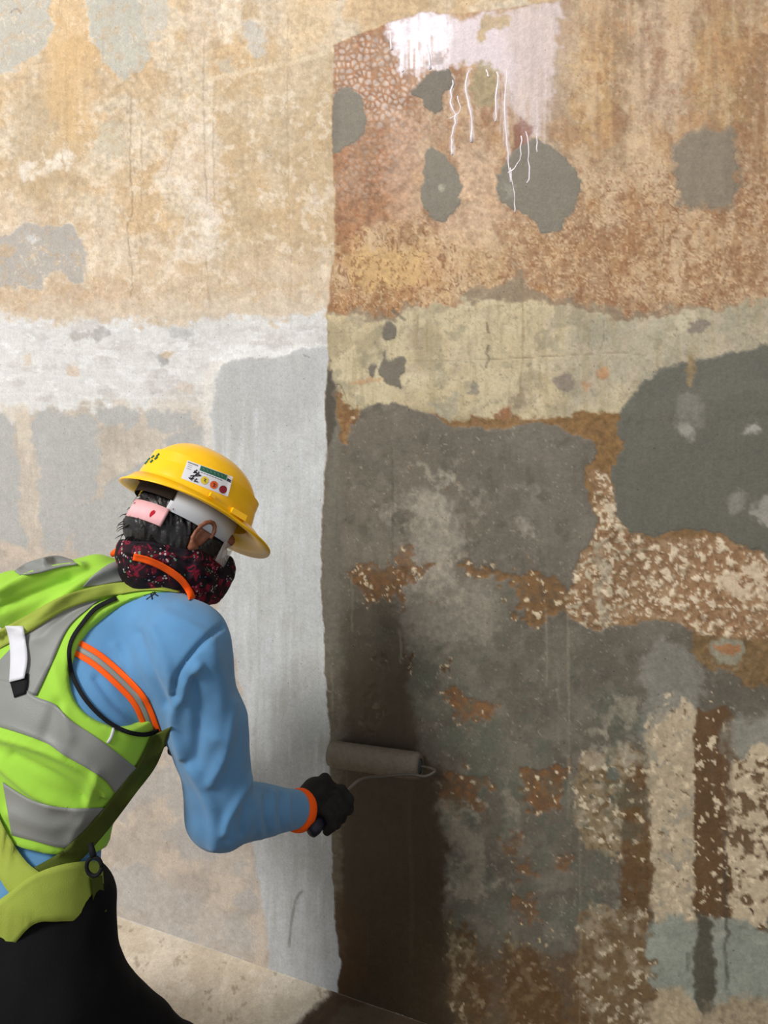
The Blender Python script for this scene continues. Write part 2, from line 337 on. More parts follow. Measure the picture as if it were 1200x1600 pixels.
    for x, y, rx, ry, c in ((156, 524, 12, 11, (168, 165, 163)), (124, 527, 18, 8, (176, 172, 168)), (255, 562, 9, 9, (160, 158, 158)), (262, 553, 10, 5, (196, 176, 152)), (111, 580, 11, 12, (206, 190, 172)), (45, 560, 7, 12, (206, 192, 176)), (286, 605, 14, 10, (206, 194, 184)), (240, 600, 8, 20, (196, 192, 190)), (282, 522, 16, 14, (186, 186, 186))):
        A(L.mask([(x+rx*math.cos(t), y+ry*math.sin(t)) for t in np.linspace(0, 6.28, 8)[:-1]], 3, 5), c, op=.85)
    for y in (545, 590, 618, 632): L.line([(-90, y), (60, y-3), (180, y+4), (320, y)], 2.0, (226, 226, 226), .4, 4)
    A(L.mask([(160, 880), (240, 640), (340, 640), (340, 760), (160, 900)], 16, 10), (200, 191, 180), .08, .08, .05, .8)
    blobs(L, L.mask([(-90, 655), (340, 655), (340, 900), (-90, 900)], 8, 6), (206, 196, 180), 34, .56, .06, 55, 1, .45, op=.7)
    for pl in ([(-90, 655), (14, 650), (22, 700), (36, 745), (28, 800), (40, 850), (20, 905), (-90, 905)], [(54, 650), (80, 644), (110, 652), (150, 648), (156, 700), (150, 770), (122, 800), (96, 862), (66, 832), (60, 740)], [(112, 812), (130, 790), (160, 778), (186, 742), (240, 730), (260, 870), (150, 872), (118, 860)], [(156, 640), (212, 640), (206, 668), (170, 664)],
               [(226, 648), (262, 642), (302, 652), (284, 672), (240, 668)], [(268, 678), (322, 668), (340, 700), (340, 740), (268, 700)]):
        A(L.mask(pl, 4, 6, rag=3), (176, 176, 174), .04, .05, .03, .95)
    panel = [(345, 578), (372, 562), (430, 558), (522, 548), (522, 700), (535, 1100), (545, 1590), (385, 1560), (386, 1400), (388, 1280), (372, 1150), (345, 980), (338, 760), (332, 660), (334, 610)]
    A(L.mask([(318, 600), (345, 560), (360, 560), (345, 700), (338, 760), (318, 740)], 5, 6), (218, 214, 208), .06, .08, op=.7)
    A(L.mask([(345, 552), (400, 540), (450, 548), (520, 540), (520, 556), (350, 572)], 5, 6), (224, 224, 224), .04, .1, op=.9, h=.002)
    A(L.mask(panel, 2.5, 3), (191, 193, 194), .05, .05, .03, h=.0015)
    pm = L.mask(panel, 2.5, 3)
    A(pm*sstep(.0, .3, L.st*.7+L.b2*.8), (202, 205, 208), .03, .05, .03, .7)
    A(pm*sstep(.0, .3, -L.st*.6+L.b1*.9), (178, 178, 173), .03, .05, .02, .6)
    A(L.mask([(345, 572), (510, 552), (508, 640), (345, 700)], 22, 6)*pm, (176, 177, 177), .03, .04, .02, .6)
    for x, y0, y1 in ((400, 640, 760), (418, 980, 1100), (396, 1010, 1130), (408, 1370, 1410), (440, 900, 960), (470, 690, 900)):
        L.line([(x, y0), (x+3, (y0+y1)/2), (x, y1)], 4, (206, 210, 218), .45, 3)
    L.line([(452, 1478), (456, 1440), (463, 1405), (473, 1392)], 2.6, (120, 116, 112), .85, 1)
    L.line([(475, 555), (484, 558)], 1.3, (90, 88, 88), .8, 1)
    # lower left under the arm
    lo = [(90, 880), (345, 980), (388, 1280), (384, 1600), (-90, 1500), (-90, 880)]
    A(L.mask(lo, 4, 3), (188, 178, 168), .10, .06, .02)
    lm = L.mask(lo, 6, 3); A(lm*sstep(.0, .12, L.b2), (204, 190, 174), .05, .06, .02, .8); A(lm*sstep(.04, .14, L.b1), (176, 172, 168), .04, .06, .02, .8)
    blobs(L, lm, (170, 160, 148), 20, .64, .04, 61, op=.5)
    A(L.mask([(180, 1350), (240, 1370), (384, 1440), (384, 1490), (200, 1440)], 14, 6), (184, 180, 176), op=.6)
    # --- coated side
    ct = L.mask(COAT, 1.8, 1.3, sm=False)
    L.W = L.W*(1-ct)+ct*.55
    def B(pl, col, soft=3, warp=6, rag=0, **k): A((L.mask(pl, soft, warp, rag=rag) if pl is not None else 1)*ct, col, **k)
    B(None, (172, 140, 106), var=.10, grain=.2)
    A(ct*sstep(.0, .12, L.b2), (190, 160, 124), .08, .2, 0, .8)
    A(ct*sstep(.02, .14, L.b1), (156, 120, 86), .08, .2, 0, .7)
    B([(880, -60), (1300, -60), (1300, 260), (1000, 230), (880, 260)], (164, 140, 108), 40, 14, var=.08, grain=.12, streak=.12, op=.8)
    for pl, c, o in (([(980, 20), (1060, 0), (1090, 150), (1070, 200), (1000, 200), (985, 120)], (182, 158, 134), .75), ([(872, 70), (955, 40), (965, 190), (900, 215), (870, 180)], (186, 148, 98), .75), ([(1085, 60), (1150, 30), (1165, 190), (1100, 190)], (174, 144, 98), .6),
                     ([(955, 0), (990, 0), (985, 240), (965, 240)], (140, 116, 88), .7), ([(1160, 60), (1300, 20), (1300, 330), (1170, 260)], (146, 108, 70), .7), ([(840, -60), (880, -60), (900, 120), (880, 260), (840, 200)], (160, 142, 118), .7), ([(940, 230), (1050, 240), (1060, 320), (900, 330)], (182, 156, 122), .6)):
        B(pl, c, 18, 14, op=o, grain=.18)
    B([(900, 330), (1060, 325), (1300, 300), (1300, 480), (900, 480), (840, 380)], (170, 138, 104), 16, 12, grain=.25, op=.8)
    B([(500, 60), (640, 40), (800, 120), (800, 380), (740, 440), (500, 420)], (168, 128, 96), 20, 12, grain=.25, op=.8)
    B([(640, 150), (780, 130), (790, 330), (735, 400), (640, 350)], (172, 144, 114), 24, 12, grain=.2, op=.6)
    B([(520, 370), (760, 360), (780, 440), (700, 470), (520, 470)], (192, 160, 118), 16, 12, grain=.2, op=.85)
    rus = L.mask([(500, 300), (1300, 300), (1300, 485), (500, 490)], 20, 8)*ct
    blobs(L, rus, (216, 190, 154), 6, .56, .12, 70, op=.6); blobs(L, rus, (136, 92, 56), 7, .56, .14, 75, op=.7)
    top = L.mask([(500, -60), (1300, -60), (1300, 320), (500, 320)], 20, 8)*ct
    blobs(L, top, (212, 188, 158), 7, .57, .12, 80, op=.5); blobs(L, top, (144, 100, 68), 7, .57, .14, 84, op=.6)
    B([(510, 400), (560, 390), (640, 440), (640, 490), (510, 490)], (138, 98, 58), 10, 10, grain=.25, streak=.2, op=.6)
    field = L.mask([(500, -90), (1300, -90), (1300, 490), (500, 500)], 8, 8)*ct
    blobs(L, field, (206, 180, 146), 46, .53, .12, 201, 1.2, .8, op=.55); blobs(L, field, (182, 138, 92), 52, .54, .12, 205, 1.2, .8, op=.5); blobs(L, field, (140, 98, 64), 40, .57, .12, 209, 1.4, .7, op=.55)
    up = L.mask([(860, -90), (1300, -90), (1300, 230), (880, 240)], 30, 10)*ct
    A(up*sstep(.0, .3, L.st), (146, 118, 90), .06, .1, op=.45); A(up*sstep(.0, .3, -L.st), (198, 174, 142), .06, .1, op=.35)
    veins(L, field*L.mask([(500, 250), (1300, 300), (1300, 500), (500, 500)], 60, 10), (214, 186, 150), 11, .022, 215, .6)
    veins(L, field*L.mask([(860, 280), (1300, 260), (1300, 500), (820, 500)], 30, 10), (132, 86, 52), 12, .026, 219, .65)
    veins(L, field, (134, 90, 58), 9, .02, 223, .35)
    B([(510, 60), (600, 40), (640, 110), (650, 200), (620, 330), (560, 360), (512, 360)], (146, 98, 64), 14, 14, grain=.35, op=.65)
    B([(600, 180), (650, 200), (660, 330), (610, 340)], (186, 152, 126), 14, 12, grain=.3, op=.6)
    B([(720, 230), (770, 240), (790, 330), (740, 390), (690, 360), (720, 300)], (206, 178, 150), 14, 12, grain=.3, op=.5)
    B([(550, 395), (640, 385), (665, 430), (620, 455), (560, 440)], (198, 164, 112), 10, 10, grain=.2, op=.8)
    veins(L, L.mask([(505, 370), (720, 370), (720, 495), (505, 495)], 20, 8)*ct, (122, 76, 42), 10, .03, 227, .7, .6)
    # pebbled bleached cells by the top edge
    cellbox = (L.X > 500) & (L.X < 700) & (L.Y > 50) & (L.Y < 330) & (ct > .3)
    if cellbox.any():
        X_, Y_ = L.X[cellbox]/9.5, L.Y[cellbox]/9.5; xi = np.floor(X_).astype(int); yi = np.floor(Y_).astype(int); d1 = np.full(X_.shape, 9.); d2 = np.full(X_.shape, 9.)
        for i in (-1, 0, 1):
            for j in (-1, 0, 1):
                jx = _lat[0][(xi+i) & 255, (yi+j) & 255]; jy = _lat[1][(xi+i) & 255, (yi+j) & 255]
                d = np.hypot(X_-(xi+i+jx), Y_-(yi+j+jy)); d2 = np.minimum(d2, np.maximum(d1, d)); d1 = np.minimum(d1, d)
        m = np.zeros(X.shape, np.float32); m[cellbox] = sstep(.14, .5, d2-d1)
        m *= L.mask([(505, 95), (560, 55), (620, 60), (650, 110), (640, 170), (600, 190), (560, 150), (505, 150)], 12, 8)+.4*L.mask([(570, 150), (700, 160), (660, 240), (600, 300), (520, 300), (560, 200)], 14, 8)
        A(np.clip(m, 0, 1), (194, 176, 164), .16, .3, op=.8, h=.0006)
    # pale glossy area with runs
    pale = [(605, 40), (625, 28), (660, 20), (720, 24), (800, 14), (870, 4), (872, 60), (850, 190), (838, 215), (822, 210), (800, 150), (770, 118), (745, 98), (700, 110), (690, 100), (672, 108), (655, 112), (640, 108), (625, 112), (618, 70)]
    pm = L.mask(pale, 7, 9, rag=4)*ct
    A(pm, (206, 192, 196), .05, .06, .06, .95, wet=.8)
    A(L.mask([(790, 10), (880, 0), (880, 110), (850, 215), (800, 200), (800, 100)], 26, 8)*ct, (180, 160, 146), .06, .1, .2, .6)
    A(L.mask([(605, 40), (660, 22), (700, 30), (700, 95), (672, 108), (640, 106), (622, 112), (614, 60)], 6, 4)*ct, (224, 215, 224), .06, .12, .3, .92, wet=.9)
    for k in range(34):
        x = 776+84*random.random(); y = 90+70*random.random(); ln = 50+95*random.random()*(1-abs(x-835)/70)
        L.line([(x, y), (x+1, y+ln*.5), (x, y+ln)], 1.7, random.choice([(214, 198, 194), (204, 184, 176), (186, 160, 142)]), .6, 1.5)
    for k in range(22):
        x = 612+88*random.random(); y = 56+34*random.random()
        L.line([(x, y), (x, y+24+44*random.random())], 2.4, (232, 224, 230) if random.random() < .5 else (164, 132, 112), .85, 1.5)
    for pts in ([(708, 118), (705, 160), (712, 185), (706, 215), (708, 240)], [(734, 108), (728, 140), (735, 175), (738, 218)], [(778, 112), (776, 150), (774, 186)], [(792, 110), (790, 180), (794, 240), (798, 285)], [(820, 205), (824, 250), (825, 284)]):
        L.line(pts, 3.6, (216, 200, 192), .95, 4)
    B([(752, 28), (775, 22), (796, 24), (792, 40), (770, 44), (755, 60), (745, 58)], (172, 146, 108), 3, 5, grain=.2)
    B([(742, 104), (762, 96), (775, 112), (774, 160), (752, 165), (742, 150)], (160, 142, 108), 4, 5, grain=.2)
    B([(672, 84), (680, 76), (692, 72), (698, 90), (684, 102), (670, 100)], (128, 90, 72), 3, 6, grain=.3, op=.7)
    B([(808, 200), (818, 190), (832, 205), (830, 240), (815, 258), (805, 245)], (128, 76, 52), 4, 6, op=.8)
    # dark lower rim of the rusty part, then the cream band
    B([(735, 458), (790, 440), (812, 420), (830, 450), (900, 474), (1000, 486), (1100, 478), (1300, 460), (1300, 490), (1000, 512), (900, 488), (740, 480)], (136, 122, 102), 5, 8, op=.8)
    B([(510, 494), (600, 488), (650, 480), (650, 508), (580, 512), (510, 516)], (138, 126, 106), 5, 8, op=.8)
    cb = [(505, 506), (590, 500), (640, 488), (700, 478), (780, 474), (850, 474), (930, 492), (1000, 500), (1100, 484), (1300, 474), (1300, 620), (1000, 660), (960, 652), (870, 656), (800, 664), (760, 655), (700, 655), (640, 640), (560, 650), (505, 650)]
    A(L.mask(cb, 4, 7)*ct, (190, 174, 140), .08, .1, .03, h=.001)
    cm = L.mask(cb, 4, 7)*ct
    A(cm*sstep(0, .14, L.b2), (194, 182, 150), .06, .06, .02, .7); A(cm*sstep(0, .12, -L.b1-L.b2*.4), (160, 148, 118), .06, .06, .04, .7)
    A(L.mask([(940, 490), (1300, 470), (1300, 560), (1000, 600), (900, 650), (880, 560)], 24, 10)*cm, (166, 160, 142), .10, .1, op=.7)
    blobs(L, cm, (202, 190, 160), 34, .54, .14, 231, op=.6); blobs(L, cm, (168, 152, 128), 22, .58, .12, 235, op=.5); A(cm*sstep(.05, .2, L.st), (160, 146, 112), .04, .06, op=.45)
    blobs(L, L.mask([(860, 480), (1300, 465), (1300, 560), (1000, 610), (900, 650)], 20, 10)*cm, (186, 170, 148), 20, .53, .1, 239, op=.6)
    veins(L, cm, (146, 132, 104), 30, .010, 243, .5)
    blobs(L, cm, (150, 142, 118), 26, .62, .06, 90, op=.6); blobs(L, cm, (128, 118, 98), 7, .72, .05, 97, op=.6)
    for pl, c in (([(730, 600), (745, 595), (752, 606), (740, 616), (730, 610)], (132, 124, 110)), ([(870, 590), (890, 584), (896, 600), (884, 612), (872, 606)], (132, 120, 108)), ([(690, 630), (712, 612), (720, 640), (700, 655), (676, 650), (668, 630)], (158, 150, 128)), ([(796, 620), (815, 608), (822, 630), (800, 642)], (140, 128, 104)), ([(930, 578), (948, 582), (950, 595), (936, 590)], (182, 138, 98)), ([(910, 596), (925, 598), (918, 610)], (176, 138, 102)), ([(550, 596), (592, 594), (590, 600), (556, 603)], (186, 150, 112)), ([(775, 648), (795, 640), (800, 655), (780, 658)], (140, 88, 52)), ([(1075, 505), (1100, 498), (1110, 512), (1085, 525)], (128, 118, 106))):
        B(pl, c, 3, 6, op=.85, grain=.2)
    for pts, c, o, wd in (([(522, 610), (530, 600), (540, 620), (545, 630)], (96, 84, 64), .8, 1.3), ([(640, 563), (700, 563), (760, 562), (800, 560), (960, 552), (1010, 556)], (120, 108, 82), .7, 1.1), ([(816, 440), (818, 520), (815, 580), (812, 620)], (140, 120, 84), .7, 2.2), ([(667, 500), (668, 560)], (140, 122, 84), .5, 2), ([(652, 496), (652, 545)], (146, 128, 90), .5, 2.5), ([(930, 555), (942, 535), (944, 500)], (120, 110, 92), .6, 1.2), ([(763, 540), (761, 552), (764, 558), (760, 574)], (84, 76, 64), .9, 2.4), ([(742, 560), (764, 590), (766, 610)], (140, 124, 92), .3, 1), ([(760, 505), (764, 520)], (96, 86, 70), .8, 2), ([(612, 486), (622, 492), (632, 500)], (92, 86, 76), .9, 3)):
        L.line(pts, wd, c, o, 2, h=-.001)
    # rust zone under the cream band and dark render
    B([(505, 640), (560, 640), (700, 652), (760, 655), (880, 650), (1000, 645), (1300, 640), (1300, 1100), (505, 1100)], (132, 102, 66), 3, 6, var=.1, grain=.3)
    DK = (108, 101, 89); GR = (96, 97, 84)
    main = [(500, 560), (514, 566), (522, 600), (526, 650), (542, 698), (553, 660), (562, 646), (580, 634), (618, 632), (652, 640), (680, 652), (720, 668), (790, 672), (830, 660), (870, 666), (900, 682), (925, 692), (927, 716), (912, 738), (915, 775), (932, 800), (926, 842), (906, 872), (896, 905), (886, 935), (890, 966), (960, 976), (1040, 972), (1094, 992), (1130, 1050), (1300, 1040), (1300, 1800), (480, 1800)]
    A(L.mask(main, 2, 3.5)*ct, DK, .07, .07, .04, h=.0015, wet=.6)
    mm = L.mask(main, 2, 3)*ct
    A(mm*sstep(820, 1050, L.Y), (98, 91, 80), .07, .08, .04, .8)  # darkens down the wall: mild light falloff put into the colour
    A(mm*sstep(.02, .16, L.b2)*sstep(800, 1100, L.Y), GR, .05, .06, .04, .85); A(mm*sstep(.03, .2, L.b1), (116, 110, 98), .05, .06, .04, .6)
    blobs(L, mm, (120, 113, 101), 20, .55, .12, 261, op=.5); blobs(L, mm, (84, 79, 69), 26, .57, .12, 265, op=.5); blobs(L, mm, (150, 142, 126), 5, .73, .05, 269, op=.7); veins(L, mm, (122, 116, 104), 26, .008, 273, .45)
    # chalky bloom
    for pl, o, sf in (([(640, 770), (665, 758), (690, 768), (712, 790), (690, 815), (650, 820), (636, 800)], .6, 12), ([(625, 850), (700, 800), (720, 850), (700, 910), (640, 905)], .55, 16), ([(676, 738), (696, 738), (700, 752), (680, 750)], .5, 5), ([(590, 795), (610, 790), (612, 815), (600, 815)], .35, 6), ([(625, 905), (760, 910), (790, 960), (740, 1005), (650, 1010), (630, 980)], .34, 20), ([(745, 780), (752, 775), (750, 800)], .35, 5), ([(820, 760), (850, 770), (850, 785), (820, 780)], .25, 8), ([(805, 815), (825, 810), (830, 825), (815, 832)], .5, 6)):
        B(pl, (166, 158, 144), sf, 12, rag=6, op=o, grain=.25)
    fm = L.mask([(610, 730), (730, 740), (740, 930), (610, 930)], 20, 8)*ct
    blobs(L, fm, (176, 166, 148), 15, .62, .12, 101, op=.5); blobs(L, fm, (110, 82, 52), 6, .74, .05, 108, op=.7)
    RU = (116, 82, 50)
    def rust(pl, fl=.62, soft=3, warp=9, col=RU, fcol=(206, 188, 158), sc=9, op=.9, sd=120):
        m = L.mask(pl, soft, warp, rag=4)*ct
        m2 = L.mask(pl, soft+5, warp*1.6, rag=7)*ct*sstep(-.06, .05, L.fine+L.n1*.6); A(np.clip(m*.75+m2*.5, 0, 1), col, .14, .3, op=op, h=-.0006); dots(L, m2, fcol, sc*1.2, 1.5, 5, .45, sd % 9)
    rust([(534, 640), (556, 640), (548, 680), (543, 698), (536, 670)], .7)
    rust([(538, 892), (570, 880), (600, 888), (640, 884), (684, 884), (670, 896), (640, 902), (622, 930), (600, 935), (580, 942), (560, 922)], .60, sc=7)
    rust([(622, 860), (645, 855), (640, 900), (628, 950), (622, 920)], .62, op=.8)
    rust([(725, 888), (752, 882), (765, 892), (800, 896), (830, 890), (880, 915), (890, 950), (850, 965), (830, 975), (812, 955), (815, 930), (790, 912), (760, 905)], .64, col=(122, 90, 54))
    for pl in ([(590, 1020), (605, 1014), (610, 1030), (606, 1048), (596, 1040)], [(628, 1014), (644, 1022), (652, 1044), (638, 1044)], [(692, 1030), (702, 1034), (700, 1042), (690, 1040)], [(578, 1080), (592, 1074), (594, 1110), (584, 1136), (576, 1130)]): rust(pl, .68, col=(84, 56, 32))
    rust([(690, 1082), (712, 1072), (735, 1088), (772, 1106), (776, 1122), (740, 1128), (712, 1118), (700, 1100)], .62)
    rust([(806, 1192), (830, 1200), (870, 1196), (886, 1230), (880, 1260), (856, 1275), (830, 1266), (818, 1222)], .61)
    rust([(680, 1208), (720, 1204), (760, 1210), (768, 1228), (730, 1238), (690, 1232)], .60); rust([(696, 1240), (736, 1238), (752, 1262), (700, 1272)], .56, fcol=(160, 156, 140))
    # flecked belt on the right
    belt = [(915, 742), (935, 734), (950, 738), (966, 803), (985, 832), (1020, 838), (1140, 842), (1165, 854), (1300, 868), (1300, 1010), (1200, 1004), (1120, 1000), (1090, 990), (1040, 968), (960, 974), (925, 985), (892, 962), (888, 936), (898, 905), (908, 872), (928, 842), (934, 800)]
    bm = L.mask(belt, 2, 4)*ct; A(bm, (140, 110, 80), .12, .25, h=-.0006)
    A(L.mask([(1080, 850), (1300, 870), (1300, 1010), (1080, 990)], 20, 8)*bm, (150, 116, 84), .08, .2, op=.7)
    blobs(L, bm, (168, 142, 110), 14, .56, .1, 130, op=.6); dots(L, bm, (216, 198, 170), 15, 3, 8.5, .62, 1); dots(L, bm, (206, 186, 156), 9, 1.5, 4, .5, 2); dots(L, L.mask([(880, 740), (975, 735), (975, 985), (880, 985)], 12, 4)*bm, (190, 176, 150), 11, 2, 6, .7, 3); blobs(L, bm, (104, 76, 48), 8, .60, .08, 136, op=.6); blobs(L, L.mask([(1140, 890), (1300, 880), (1300, 950), (1140, 925)], 10, 10)*ct, (208, 188, 160), 16, .50, .06, 133, op=.9)
    A(L.mask([(935, 860), (948, 860), (948, 970), (936, 975)], 6, 8)*ct, (164, 154, 134), .1, .3, op=.6)
    L.line([(962, 864), (1010, 858)], 2.2, (150, 140, 118), .7, 1, h=.002); L.line([(955, 870), (1012, 862)], 1.2, (70, 56, 40), .8, 1)
    B([(872, 652), (970, 645), (966, 690), (958, 720), (945, 738), (930, 730), (925, 692), (895, 676)], (128, 98, 60), 3, 5, grain=.3)
    # lower right
    col1 = [(1013, 1020), (1050, 1030), (1060, 1080), (1086, 1110), (1088, 1200), (1086, 1446), (1020, 1442), (1014, 1300), (1012, 1150)]
    B([(1012, 1010), (1085, 1030), (1086, 1160), (1012, 1190)], (140, 138, 128), 8, 8, rag=10, op=.65, grain=.15)
    B([(1014, 1140), (1086, 1110), (1087, 1260), (1086, 1444), (1020, 1436), (1014, 1300)], (176, 160, 134), 5, 5, rag=5, var=.1, grain=.15)
    c1 = L.mask([(1014, 1130), (1086, 1120), (1086, 1444), (1020, 1440)], 6, 5)*ct
    blobs(L, c1, (148, 142, 128), 18, .58, .08, 140, op=.7); blobs(L, c1, (196, 180, 152), 12, .62, .06, 143, op=.8); blobs(L, c1, (84, 66, 46), 7, .74, .05, 147, op=.8)
    dots(L, L.mask([(1008, 1130), (1092, 1110), (1092, 1450), (1008, 1450)], 5, 3)*ct, (206, 188, 158), 15, 2, 6, .4, 14); dots(L, L.mask([(1014, 1130), (1086, 1120), (1086, 1450), (1014, 1450)], 5, 3)*ct, (120, 100, 74), 19, 1.5, 4, .3, 15, h=-.0008)
    B([(1020, 1446), (1086, 1446), (1088, 1580), (1010, 1560)], (142, 146, 134), 6, 6, var=.1)
    B([(1000, 1560), (1088, 1565), (1088, 1700), (1000, 1700)], (166, 150, 124), 8, 8, grain=.25, var=.1)
    fleck = [(900, 1188), (930, 1180), (960, 1172), (985, 1165), (1005, 1195), (1014, 1260), (1016, 1360), (1000, 1345), (960, 1340), (930, 1330), (905, 1310)]
    B(fleck, (134, 118, 92), 4, 6, grain=.2); f1 = L.mask(fleck, 4, 6)*ct
    blobs(L, f1, (168, 154, 132), 15, .50, .12, 150, op=.7); blobs(L, f1, (104, 80, 50), 12, .56, .1, 153, op=.8); dots(L, f1, (200, 186, 160), 13, 2, 6, .6, 6); dots(L, f1, (92, 88, 74), 14, 2, 5, .3, 7)
    B([(980, 1210), (1012, 1215), (1014, 1440), (975, 1440), (970, 1360)], (96, 70, 42), 5, 6, grain=.2, op=.9)
    dots(L, L.mask([(965, 1200), (1012, 1200), (1012, 1440), (965, 1440)], 6, 4)*ct, (200, 182, 152), 14, 1.5, 5, .4, 8)
    low = [(905, 1440), (960, 1420), (1010, 1450), (1008, 1700), (905, 1700)]
    B(low, (112, 92, 66), 6, 10, grain=.2); f2 = L.mask(low, 6, 8)*ct
    blobs(L, f2, (156, 143, 120), 16, .50, .14, 160, op=.65); dots(L, f2, (188, 174, 148), 12, 2, 5, .5, 9); dots(L, L.mask([(770, 1470), (905, 1480), (905, 1700), (800, 1700)], 14, 8)*ct, (180, 160, 126), 14, 1.5, 5, .3, 10); blobs(L, L.mask([(900, 1380), (975, 1370), (975, 1450), (900, 1450)], 8, 8)*ct, (128, 122, 106), 11, .56, .12, 163, op=.7)
    B([(1086, 1120), (1105, 1110), (1148, 1118), (1150, 1300), (1145, 1442), (1090, 1440), (1084, 1300)], (98, 74, 50), 2.5, 3, grain=.1, streak=.1)
    c2 = L.mask([(1088, 1112), (1148, 1118), (1146, 1430), (1088, 1430)], 3, 4)*ct
    dots(L, c2, (212, 194, 164), 17, 2, 7.5, .42, 4, sy=.8); dots(L, c2, (200, 182, 150), 9, 1.2, 3, .25, 5)
    B([(1150, 1126), (1300, 1120), (1300, 1185), (1150, 1190)], (140, 138, 126), 12, 10, rag=8, op=.8)
    B([(1148, 1188), (1300, 1186), (1300, 1465), (1200, 1450), (1150, 1442), (1142, 1380)], (186, 170, 142), 3, 6, grain=.12)
    c3 = L.mask([(1144, 1200), (1300, 1200), (1300, 1465), (1144, 1440)], 3, 6)*ct
    blobs(L, c3, (96, 72, 48), 17, .49, .07, 180, op=.92, h=-.0006); dots(L, c3, (214, 196, 166), 13, 2, 6, .5, 11); dots(L, c3, (60, 44, 30), 16, 1, 3, .2, 12, h=-.001)
    B([(1095, 1446), (1150, 1440), (1200, 1456), (1300, 1460), (1300, 1570), (1110, 1570)], (144, 148, 136), 5, 6, var=.1, op=.9)
    A(L.mask([(1095, 1446), (1300, 1450), (1300, 1570), (1110, 1570)], 8, 8)*ct*sstep(0, .1, L.b1), (100, 102, 92), .05, .08, op=.8)
    B([(1086, 1440), (1110, 1440), (1118, 1560), (1090, 1570)], (84, 80, 68), 4, 5); B([(1110, 1570), (1300, 1570), (1300, 1700), (1090, 1700)], (150, 136, 112), 10, 10, grain=.3)
    L.line([(1132, 1300), (1134, 1440), (1140, 1455), (1133, 1475), (1136, 1525), (1134, 1545)], 3.4, (70, 66, 58), .9, 2, h=.002); L.line([(1137, 1130), (1140, 1300)], 8, (96, 76, 58), .7, 2)
    L.line([(1075, 1490), (1075, 1515)], 4, (92, 90, 80), .8)
    ring = [(1137+26*math.cos(t), 1018+22*math.sin(t)) for t in np.linspace(0, 6.28, 12)[:-1]]
    B([(1090, 990), (1200, 1000), (1300, 1010), (1300, 1060), (1180, 1070), (1150, 1050), (1095, 1040)], (120, 96, 64), 5, 8, grain=.3)
    A(L.mask(ring, 3, 5)*ct, (146, 140, 120), .06, .2); B([(1120, 1008), (1150, 1010), (1154, 1020), (1136, 1026), (1122, 1020)], (160, 116, 80), 2, 4)
    B([(958, 1200), (966, 1204), (968, 1214), (958, 1218), (948, 1214), (950, 1204)], (100, 102, 92), 2, 3)
    # middle bottom
    for pl, o in (([(690, 1240), (740, 1290), (760, 1360), (740, 1370), (710, 1330), (680, 1290)], .5), ([(700, 1370), (740, 1370), (760, 1400), (730, 1405), (700, 1400)], .55), ([(792, 1220), (806, 1230), (806, 1300), (796, 1310)], .5), ([(960, 1085), (990, 1100), (990, 1140), (975, 1120)], .45), ([(740, 1120), (760, 1160), (730, 1170)], .12)):
        B(pl, (150, 142, 124), 8, 12, rag=8, op=o, grain=.25)
    for pl in ([(660, 1450), (700, 1430), (740, 1470), (760, 1560), (740, 1620), (660, 1600), (640, 1540)], [(790, 1480), (840, 1500), (870, 1560), (900, 1640), (800, 1640)]):
        B(pl, (92, 72, 46), 8, 12, grain=.2, op=.9); blobs(L, L.mask(pl, 14, 14, rag=6)*ct, (146, 130, 102), 12, .52, .14, 190, op=.7); dots(L, L.mask(pl, 14, 12)*ct, (176, 160, 130), 12, 1.5, 4.5, .35, 13)
    B([(840, 1490), (905, 1500), (905, 1700), (760, 1700), (740, 1500)], (88, 62, 34), 12, 12, grain=.12, op=.6)
    for pl, o in (([(660, 1290), (700, 1310), (720, 1380), (690, 1390)], .35), ([(720, 1255), (770, 1250), (770, 1275), (730, 1285)], .5), ([(760, 1370), (790, 1380), (770, 1400), (740, 1395)], .35), ([(930, 1100), (990, 1090), (1000, 1180), (940, 1180)], .3), ([(905, 1160), (1000, 1150), (1010, 1200), (905, 1210)], .35), ([(1088, 1010), (1110, 1030), (1100, 1060)], .3)):
        m3 = L.mask(pl, 12, 16, rag=10)*ct; blobs(L, m3, (158, 150, 132), 12, .47, .16, 281, op=o*1.6)
    A(L.mask([(650, 1100), (1000, 1120), (1000, 1440), (700, 1460)], 60, 10)*ct*sstep(.03, .2, L.g1), (86, 90, 78), .06, .08, op=.5)
    for x, y in ((790, 1310), (810, 1350), (805, 1400), (815, 1420), (865, 1340)): rust([(x, y), (x+22, y-5), (x+26, y+16), (x+6, y+20)], .62, op=.7)
    # dark glossy stripe under the roller, darker lower down
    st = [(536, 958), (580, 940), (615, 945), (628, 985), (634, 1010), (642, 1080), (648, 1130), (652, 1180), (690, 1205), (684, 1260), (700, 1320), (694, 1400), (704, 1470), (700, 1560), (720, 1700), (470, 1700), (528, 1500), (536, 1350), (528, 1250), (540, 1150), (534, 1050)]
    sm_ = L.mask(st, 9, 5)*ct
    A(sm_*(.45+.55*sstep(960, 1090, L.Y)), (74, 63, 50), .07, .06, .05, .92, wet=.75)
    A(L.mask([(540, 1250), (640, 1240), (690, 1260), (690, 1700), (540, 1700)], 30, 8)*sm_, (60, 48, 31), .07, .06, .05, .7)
    L.line([(642, 1215), (640, 1300), (645, 1400), (642, 1500)], 4, (84, 72, 56), .5, 2)
    for x, y0, y1, o in ((887, 960, 1280, .55), (853, 950, 1070, .6), (871, 1050, 1160, .35), (757, 938, 1008, .7), (549, 900, 985, .4), (625, 985, 1035, .8), (905, 1290, 1600, .3), (612, 700, 880, -.6), (518, 1040, 1110, .5)):
        L.line([(x, y0), (x+2, (y0+y1)/2), (x+1, y1)], 2.2, (146, 136, 116) if o > 0 else (70, 66, 58), abs(o), 2)
